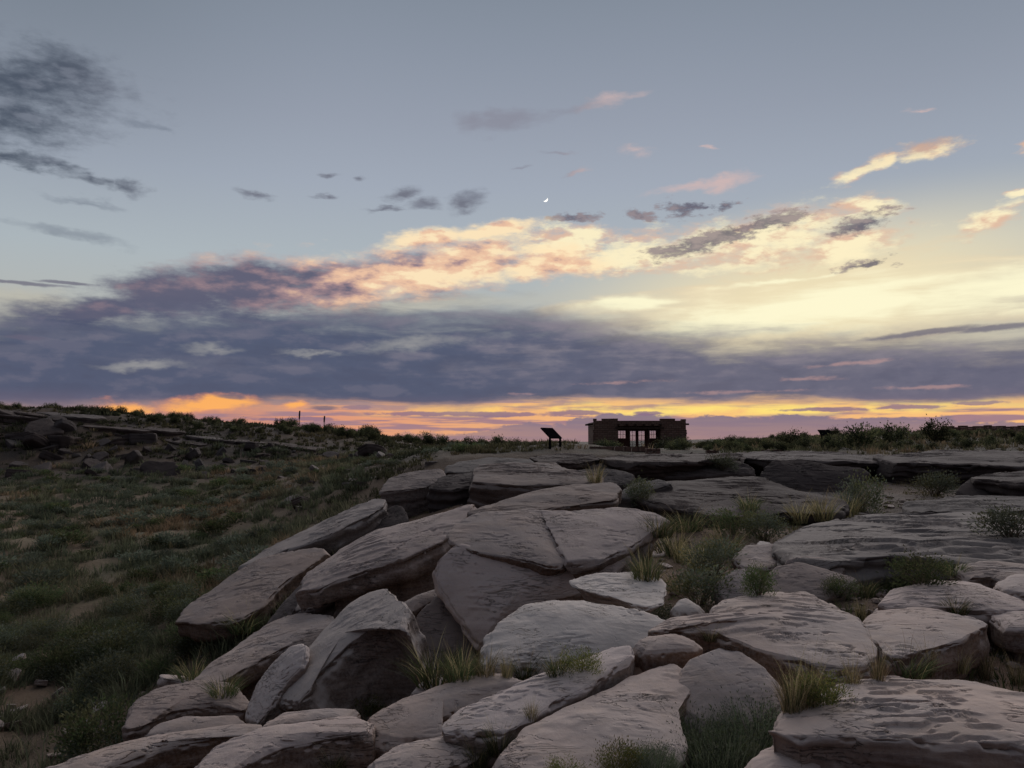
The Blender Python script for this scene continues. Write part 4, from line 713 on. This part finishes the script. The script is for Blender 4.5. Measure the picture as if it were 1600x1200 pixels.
def bush_at(x, y, s, label, group, mes=BUSH, name='bush', sz=1.0):
    o = link(name, random.choice(mes)); o.location = (x, y, gz(x, y) - .04); o.scale = (s * random.uniform(.9, 1.3), s * random.uniform(.9, 1.3), s * sz * random.uniform(.8, 1.1)); o.rotation_euler = (0, 0, random.uniform(0, 6.28)); tag(o, label, 'bush', group); return o
def bush_px(px, D, hpx, label, wide=1.0, group=None):
    x = ray(px, 690)[0] * D; s = hpx / F * D / .85; o = bush_at(x, D, s, label, group); o.scale = (s * wide, s * wide, s); return o
bush_px(800, 27, 32, 'dark bush left of the exhibit panel at the end of the rim', 1.4)
bush_px(838, 29, 22, 'green bush touching the rim slab under the exhibit panel', 1.3)
bush_px(1340, 40, 38, 'largest round dark bush on the skyline right of the building', 1.1)
bush_px(1238, 42, 28, 'round bush on the skyline left of the low tilted sign', 1.3)
bush_px(1300, 38, 24, 'bush directly below the low tilted sign', 1.3)
bush_px(1395, 43, 32, 'spiky bush between the largest round bush and the ruin wall', 1.2)
bush_px(1462, 44, 34, 'tall bush just left of the ruined stone wall', 1.0)
bush_px(948, 80, 16, 'grey bush at the left front corner of the stone building', 2.2)
bush_px(1050, 70, 20, 'green bush hiding the right front corner of the stone building', 2.2)
for i in range(70):
    y = random.uniform(36, 52); x = random.uniform(.2, .7) * y; sb = random.uniform(.35, .8); bush_at(x, y, sb, size_word(sb, .5, .65) + ' dark bush in the brush %s behind the right-hand rim ledge' % ('just' if y < 42 else 'well'), 'brush behind the rim ledge')
for i in range(36):
    y = random.uniform(60, 100); x = random.uniform(.235, .5) * y; sb = random.uniform(.5, 1.0); bush_at(x, y, sb, size_word(sb, .65, .85) + ' distant bush on the skyline between the building and the ruined wall', 'skyline bushes right of the building')
for i in range(60):
    y = random.uniform(70, 84); x = random.uniform(-.3, .07) * y; sb = random.uniform(.6, 1.4); bush_at(x, y, sb, size_word(sb, .85, 1.15) + ' dark bush on the skyline between the two thin posts and the exhibit panel', 'skyline bushes left of the panel')
for i in range(70):
    y = random.uniform(66, 74); x = random.uniform(-.68, -.26) * y; sb = random.uniform(.4, .85); bush_at(x, y, sb, size_word(sb, .55, .7) + ' low bush along the crest of the ridge across the valley', 'ridge crest bushes')
n = 0
while n < 260:
    y = 8 + 44 * random.random() ** 1.2; x = -random.uniform(.1, .68) * y; w_ = float(terrain0([x], [y])[1][0])
    if w_ > .35 or (y < 13.5 and random.random() < .75): continue
    sz_ = random.uniform(.4, 1.15); gk = random.random() < .35; mes = ([SMALL[2], SMALL[3]] if gk else [SMALL[0], SMALL[1]]) if y > 22 else ([GSHRUB[0][0][1], GSHRUB[1][0][1]] if gk else [SHRUB[0][0][1], SHRUB[1][0][1]])
    wh = 'beside the bare soil at the valley mouth' if y < 15 else 'among the grass of the open valley floor' if y < 32 else 'where the valley floor climbs toward the rocky slope'
    bush_at(x, y, sz_, '%s %s shrub %s' % (size_word(sz_, .65, .9), 'leafy green' if gk else 'grey sage', wh), 'valley floor shrubs', mes, 'sage_shrub', .75); n += 1
n = 0
while n < 60:
    y = random.uniform(34, 62); x = -random.uniform(.03, .3) * y; sb = random.uniform(.35, .8); bush_at(x, y, sb, size_word(sb, .5, .65) + ' low scrub bush on the brushy slope under the skyline', 'scrub on the brushy slope', SMALL, 'scrub_bush', .8); n += 1

# uncountable grass: clumps through valley, slope and plateau, one mesh
def cover(name, label, n, sampler, cols, hmin, hmax, nb, w, seed, fq=.42, sharp=1.0):
    r = rg(seed); x, y, dens = sampler(r, n); nn_ = sharp * fbm(np.stack([x, y, 0 * x], 1) * fq + seed, 3); keep = r.uniform(-.5, .55, len(x)) < nn_ + dens; x, y, nn_ = x[keep], y[keep], nn_[keep]
    z = terrain(x, y); m = len(x); h = r.uniform(hmin, hmax, m) * np.clip(1 + .5 * nn_, .6, 1.6); big = fbm(np.stack([x, y, 0 * x], 1) * .11 + 3 * seed, 3)
    a = r.uniform(0, 2 * pi, (m, nb)); rad = np.sqrt(r.uniform(0, 1, (m, nb))) * h[:, None] * .7; H = h[:, None] * r.uniform(.5, 1.1, (m, nb)) * (1 - .35 * (rad / (.7 * h[:, None])) ** 2)
    out = a + r.normal(0, .6, (m, nb)); ln = h[:, None] * r.uniform(.1, .65, (m, nb)); f = r.uniform(0, 2 * pi, (m, nb)); ww = w * r.uniform(.6, 1.4, (m, nb)) * np.maximum(1, (y / 20.0))[:, None]
    bx = x[:, None] + rad * np.cos(a); by = y[:, None] + rad * np.sin(a); bz = z[:, None] - .02 + 0 * bx
    mx = bx + np.cos(out) * ln * .35; my = by + np.sin(out) * ln * .35; mz = bz + H * .6; tx = bx + np.cos(out) * ln; ty = by + np.sin(out) * ln; tz = bz + H
    cx, cy = np.cos(f) * ww / 2, np.sin(f) * ww / 2
    V = np.stack([np.stack(v, -1) for v in ((bx - cx, by - cy, bz), (bx + cx, by + cy, bz), (mx + cx * .8, my + cy * .8, mz), (mx - cx * .8, my - cy * .8, mz), (tx, ty, tz))], 2).reshape(-1, 3)
    k = np.arange(m * nb)[:, None] * 5; Qd = k + np.array([[0, 1, 2, 3]]); T = k + np.array([[3, 2, 4]])
    cols = np.asarray(cols); t = np.clip((big + .55 + r.normal(0, .16, m)) / 1.1, 0, .999) * (len(cols) - 1); i0 = t.astype(int); fr = (t - i0)[:, None]; c = cols[i0] * (1 - fr) + cols[np.minimum(i0 + 1, len(cols) - 1)] * fr
    c = np.repeat(c * r.uniform(.55, 1.4, (m, 1)), nb, 0) * r.uniform(.75, 1.25, (m * nb, 1)); C = np.repeat(np.hstack([c, np.ones((len(c), 1))]), 5, 0)
    o = link(name, mesh(name, V, [Qd, T], M_COVER, True, C)); tag(o, label, 'grass', None, 'stuff'); return o
def s_valley(r, n):
    y = 7 + 55 * r.uniform(0, 1, n) ** 1.25; x = -r.uniform(.02, .74, n) * y; w_ = terrain0(x, y)[1]; ok = w_ < .72; x, y = x[ok], y[ok]
    return x, y, .05 - .5 * ss(y, 15.5, 11) - .25 * ss(-x / y, .3, .12) - .75 * ss(y, 46, 54) * ss(-x / y, .2, .36)
VCOL = [(.085, .10, .065), (.11, .125, .075), (.135, .145, .085), (.12, .125, .07), (.155, .15, .09), (.17, .15, .085), (.26, .19, .105)]
cover('valley_grass', 'green and straw grass covering the valley floor', 19000, s_valley, VCOL, .12, .40, 20, .018, 11, .85, 1.9)
def s_ridge(r, n):
    y = r.uniform(56, 96, n); x = r.uniform(-.75, .02, n) * y; return x, y, 0.25 + 0 * x
cover('ridge_grass', 'dry grass over the slope and ridge across the valley', 7000, s_ridge, [(.05, .05, .03), (.07, .063, .036), (.11, .082, .048)], .15, .42, 12, .03, 12)
def s_plateau(r, n):
    y = r.uniform(33, 110, n); x = r.uniform(-.06, .78, n) * y; return x, y, 0.3 - 1.2 * ss(np.abs(x / y - .165), .1, .07) * ss(y, 84, 78)
cover('plateau_grass', 'dry grass on the plateau around the building and behind the rim ledge', 7000, s_plateau, [(.08, .085, .045), (.12, .115, .06), (.2, .155, .085)], .15, .4, 12, .03, 13)
def s_shoulder(r, n):
    y = r.uniform(23, 62, n); x = r.uniform(-.32, .06, n) * y; w_ = terrain0(x, y)[1]; ok = (w_ > .5) & ((y > 33) | (x < -.1 * y)); x, y = x[ok], y[ok]; return x, y, .12 + 0 * x
cover('shoulder_grass', 'dry tufted grass on the bare shoulder between boulders and skyline', 4200, s_shoulder, [(.05, .052, .03), (.07, .066, .036), (.11, .082, .046)], .12, .34, 16, .02, 15)
def s_near(r, n):
    y = r.uniform(4.5, 27, n); x = r.uniform(-.3, .7, n) * y; ok = terrain0(x, y)[1] > .6; x, y = x[ok], y[ok]; return x, y, -.28 + 0 * x
cover('crevice_grass', 'sparse grass growing in crevices between the sandstone slabs', 2600, s_near, [(.06, .07, .03), (.09, .09, .04), (.2, .15, .07)], .08, .2, 22, .008, 14)

# ------------------------------------------------------------------ stone building
BX, BY = 14.25, 88.0; BZ = gz(BX, BY); k = BY / F
bld = link('stone_building', None); bld.location = (BX, BY, .78); tag(bld, 'small flat-roofed stone building with a glazed porch standing on the skyline', 'building')
X0, X1, CL, CR, TH, DP = -5.14, 5.14, -2.45, 2.32, .5, 6.5
def wall(lst, name='wall', rough=0.0): return box_part(name, lst, M_MASON, bld, rough)
wall([(X0, CL, 0, TH, -.4, 3.2)]); wall([(CR, X1, 0, TH, -.4, 3.2)])
wall([(X0, X0 + TH, TH, DP, -.4, 3.05)]); wall([(X1 - TH, X1, TH, DP, -.4, 3.05)])
wall([(X0 + TH, -2.4, DP - TH, DP, -.4, 3.05), (3.6, X1 - TH, DP - TH, DP, -.4, 3.05), (-2.4, 3.6, DP - TH, DP, 2.45, 3.05)])
for a, b, z in [(X0 - .02, X0 + .34, 3.42), (X0 + .95, CL + .02, 3.44), (CR - .02, CR + 1.65, 3.43), (X1 - .5, X1 + .02, 3.36)]: wall([(a, b, .02, TH + .04, 3.195, z)], 'parapet', .02)
wall([(CL, CR, .05, TH, 2.62, 3.2)], 'parapet')
# porch front wall with openings, set back
WL, WR, DL, DR = (-2.28, -1.36), (1.29, 2.07), (-1.0, -.22), (0.02, .80); YB = 1.3
box_part('porch_wall', [(CL, WL[0], YB, YB + .3, -.4, 2.62), (WL[1], DL[0], YB, YB + .3, -.4, 2.62), (DR[1], WR[0], YB, YB + .3, -.4, 2.62), (WR[1], CR, YB, YB + .3, -.4, 2.62),
    (WL[0], WL[1], YB, YB + .3, -.4, 1.2), (WL[0], WL[1], YB, YB + .3, 2.14, 2.62), (WR[0], WR[1], YB, YB + .3, -.4, 1.2), (WR[0], WR[1], YB, YB + .3, 2.14, 2.62), (DL[0], DR[1], YB, YB + .3, 2.1, 2.62)], M_PAINT, bld)
wall([(CL - .3, CL, TH, YB + .3, -.4, 2.62)]); wall([(CR, CR + .3, TH, YB + .3, -.4, 2.62)])
box_part('roof', [(X0 + TH, X1 - TH, TH, DP - TH, 2.64, 2.9)], M_MASON, bld)
box_part('floor_slab', [(X0 + TH, X1 - TH, TH, DP - TH, -.3, .02)], M_MASON, bld)
box_part('lintel_beam', [(CL - .3, CR + .35, -.12, .12, 2.26, 2.5)], M_WOOD, bld)
for px in (-1.15, 1.0): box_part('porch_post', [(px - .06, px + .06, -.06, .06, -.3, 2.26)], M_WOOD, bld)
for x in (-2.4, -1.45, -.5, .45, 1.4, 2.3):
    V, Fc = tube([(x, -.5, 2.76), (x, .6, 2.78)], [.115, .12], 8); link('viga', mesh('viga', V, Fc, M_WOOD), bld)
for sx in (-1, 1):
    for yy in (.9, 2.6, 4.4):
        V, Fc = tube([(sx * 5.0, yy, 2.84), (sx * 5.68, yy, 2.82)], [.11, .1], 8); link('viga', mesh('viga', V, Fc, M_WOOD), bld)
for sx in (-1, 1):
    for q, z in enumerate(np.arange(.05, 2.2, .27)):
        xa = sx * 5.12; e = .05 + .09 * random.random(); box_part('corner_stone', [(min(xa, xa + sx * e), max(xa, xa + sx * e), -.04 - .04 * random.random(), .5, z, z + .24)], M_MASON, bld)
def glazing(name, xr, zr, nc, nr_, y):
    w = .034; x0, x1 = xr; z0, z1 = zr; g = .05
    bars = [(x0, x0 + g, y, y + .08, z0, z1), (x1 - g, x1, y, y + .08, z0, z1), (x0 + g, x1 - g, y, y + .08, z0, z0 + g), (x0 + g, x1 - g, y, y + .08, z1 - g, z1)]
    fr = box_part(name, bars, M_PAINT, bld); gw = (x1 - x0 - 2 * g) / nc; gh = (z1 - z0 - 2 * g) / nr_
    for i in range(1, nc): box_part('muntin', [(x0 + g + i * gw - w / 2, x0 + g + i * gw + w / 2, y + .01, y + .07, z0 + g, z1 - g)], M_PAINT, fr)
    for j in range(1, nr_): box_part('muntin', [(x0 + g, x1 - g, y + .014, y + .066, z0 + g + j * gh - w / 2, z0 + g + j * gh + w / 2)], M_PAINT, fr)
    for i in range(nc):
        for j in range(nr_): box_part('pane', [(x0 + g + i * gw + .012, x0 + g + (i + 1) * gw - .012, y + .036, y + .042, z0 + g + j * gh + .012, z0 + g + (j + 1) * gh - .012)], M_GLASS, fr)
    return fr
glazing('window', WL, (1.2, 2.14), 3, 2, YB + .1); glazing('window', WR, (1.2, 2.14), 3, 2, YB + .1)
glazing('door', DL, (-.02, 2.1), 2, 4, YB + .1); glazing('door', DR, (-.02, 2.1), 2, 4, YB + .1)
box_part('door_post', [(DL[1], DR[0], YB + .02, YB + .28, -.3, 2.1)], M_PAINT, bld)
glazing('back_window', (-2.4, 3.6), (0.0, 2.45), 2, 1, DP - .3)
# ------------------------------------------------------------------ signs, posts, masonry
def exhibit(px, D, w, sl, ang, hleg, label):
    x = ray(px, 690)[0] * D; root = link('exhibit_panel', None); root.location = (x, D, gz(x, D)); root.rotation_euler = (0, 0, ang); tag(root, label, 'sign')
    V, Fc = boxes([(-w / 2, w / 2, 0, sl, -.025, .025)]); c, s_ = cos(radians(42)), sin(radians(42)); V = np.stack([V[:, 0], V[:, 1] * c - V[:, 2] * s_, V[:, 1] * s_ + V[:, 2] * c + hleg], 1)
    link('panel', mesh('panel', V, [Fc], M_METAL, False), root)
    for sx in (-1, 1): box_part('leg', [(sx * (w / 2 - .06) - .035, sx * (w / 2 - .06) + .035, .02, .09, -.3, hleg + .03)], M_METAL, root)
    return root
exhibit(869, 34.0, .95, .66, radians(55), .42, 'dark tilted exhibit panel on two legs left of the stone building')
exhibit(1293, 56.0, .95, .6, radians(12), .4, 'low dark tilted sign half hidden in brush right of the building')
for px, D, h, lab in [(467, 76, 1.75, 'taller of two thin dark posts on the ridge skyline'), (506, 76, 1.35, 'shorter of two thin dark posts on the ridge skyline')]:
    x = ray(px, 690)[0] * D; root = link('marker_post', None); root.location = (x, D, gz(x, D)); tag(root, lab, 'post')
    V, Fc = tube([(0, 0, -.1), (0, 0, h * .58)], [.045, .04], 6); link('pole', mesh('pole', V, Fc, M_WOOD), root)
    V, Fc = tube([(0, 0, h * .55), (.01, 0, h * .8), (.03, 0, h)], [.07, .085, .07], 6); link('post_head', mesh('post_head', V, Fc, M_WOOD), root)
def pier(px, D, w, h, label, cols=3, rows=2, z=None):
    x = ray(px, 690)[0] * D; root = link('masonry_pier', None); root.location = (x, D, (gz(x, D) if z is None else z) - .03); tag(root, label, 'wall')
    for j in range(rows):
        for i in range(cols):
            a = -w / 2 + i * w / cols; g = .012
            box_part('stone', [(a + g, a + w / cols - g, -.15 - .02 * random.random(), .15, j * h / rows + (.006 if j else -.1), (j + 1) * h / rows - .006)], M_MASON, root, .008)
    return root
pier(1020, 32.5, .6, .3, 'low brick-red masonry pier on the rim in front of the building door')
pier(1112, 33.0, .5, .26, 'low masonry pier on the rim beyond the building’s right corner'); pier(1205, 33.5, .8, .24, 'longest low masonry pier on the rim, behind the big angular block', 4)
cw = link('path_kerb', None); p = ray(965, 690)[0] * 34; cw.location = (p, 34, gz(p, 34)); cw.rotation_euler = (0, 0, radians(-10)); tag(cw, kind='structure')
for i in range(7): box_part('kerb_stone', [(-1.2 + i * .36, -1.2 + i * .36 + .345, -.12, .12, -.15, .16 + .02 * random.random())], M_MASON, cw, .006)
def ruin(px0, px1, D, h, label):
    x0, x1 = ray(px0, 690)[0] * D, ray(px1, 690)[0] * D; root = link('stone_ruin', None); root.location = (x0, D, gz((x0 + x1) / 2, D)); tag(root, label, 'wall'); a = 0
    while a < x1 - x0:
        w = random.uniform(.3, .6); top = h * random.uniform(.92, 1.02); z = -.6
        while z < top:
            hh = random.uniform(.13, .18); box_part('stone', [(a, a + w - .015, -.2 - .03 * random.random(), .2, z, z + hh - .012)], M_MASON, root); z += hh
        a += w
ruin(1512, 1660, 58, .42, 'longer ruined stone wall on the skyline at the far right'); ruin(1472, 1502, 60, .4, 'short ruined stone wall on the skyline beside the tall bush')

# ------------------------------------------------------------------ crescent moon
R_, DM = 18.0, 5200.0; mp = at(852, 311.5, DM); mo = link('moon', None); mo.location = mp; tag(mo, 'thin bright crescent moon in the clear sky', 'moon')
V = []; Fq = []
for i, th in enumerate(np.linspace(-pi / 2 * .92, pi / 2 * .92, 40)):
    for j, sgm in enumerate(np.linspace(.5, 1.0, 8)):
        u_, w_ = R_ * cos(th) * sgm, R_ * sin(th); dpt = -math.sqrt(max(0, R_ ** 2 - u_ ** 2 - w_ ** 2)); al = radians(-48); V.append((u_ * cos(al) - w_ * sin(al), dpt, u_ * sin(al) + w_ * cos(al)))
for i in range(39):
    for j in range(7): Fq.append((i * 8 + j, i * 8 + j + 1, (i + 1) * 8 + j + 1, (i + 1) * 8 + j))
mm = bpy.data.materials.new('moonlit'); mm.use_nodes = True; t = NT(mm.node_tree); t.n.clear(); em = t.node('ShaderNodeEmission'); em.inputs[0].default_value = (1, .96, .9, 1); em.inputs[1].default_value = 1.3
t.l.new(em.outputs[0], t.node('ShaderNodeOutputMaterial').inputs[0])
link('crescent', mesh('crescent', V, [np.array(Fq)], mm), mo)
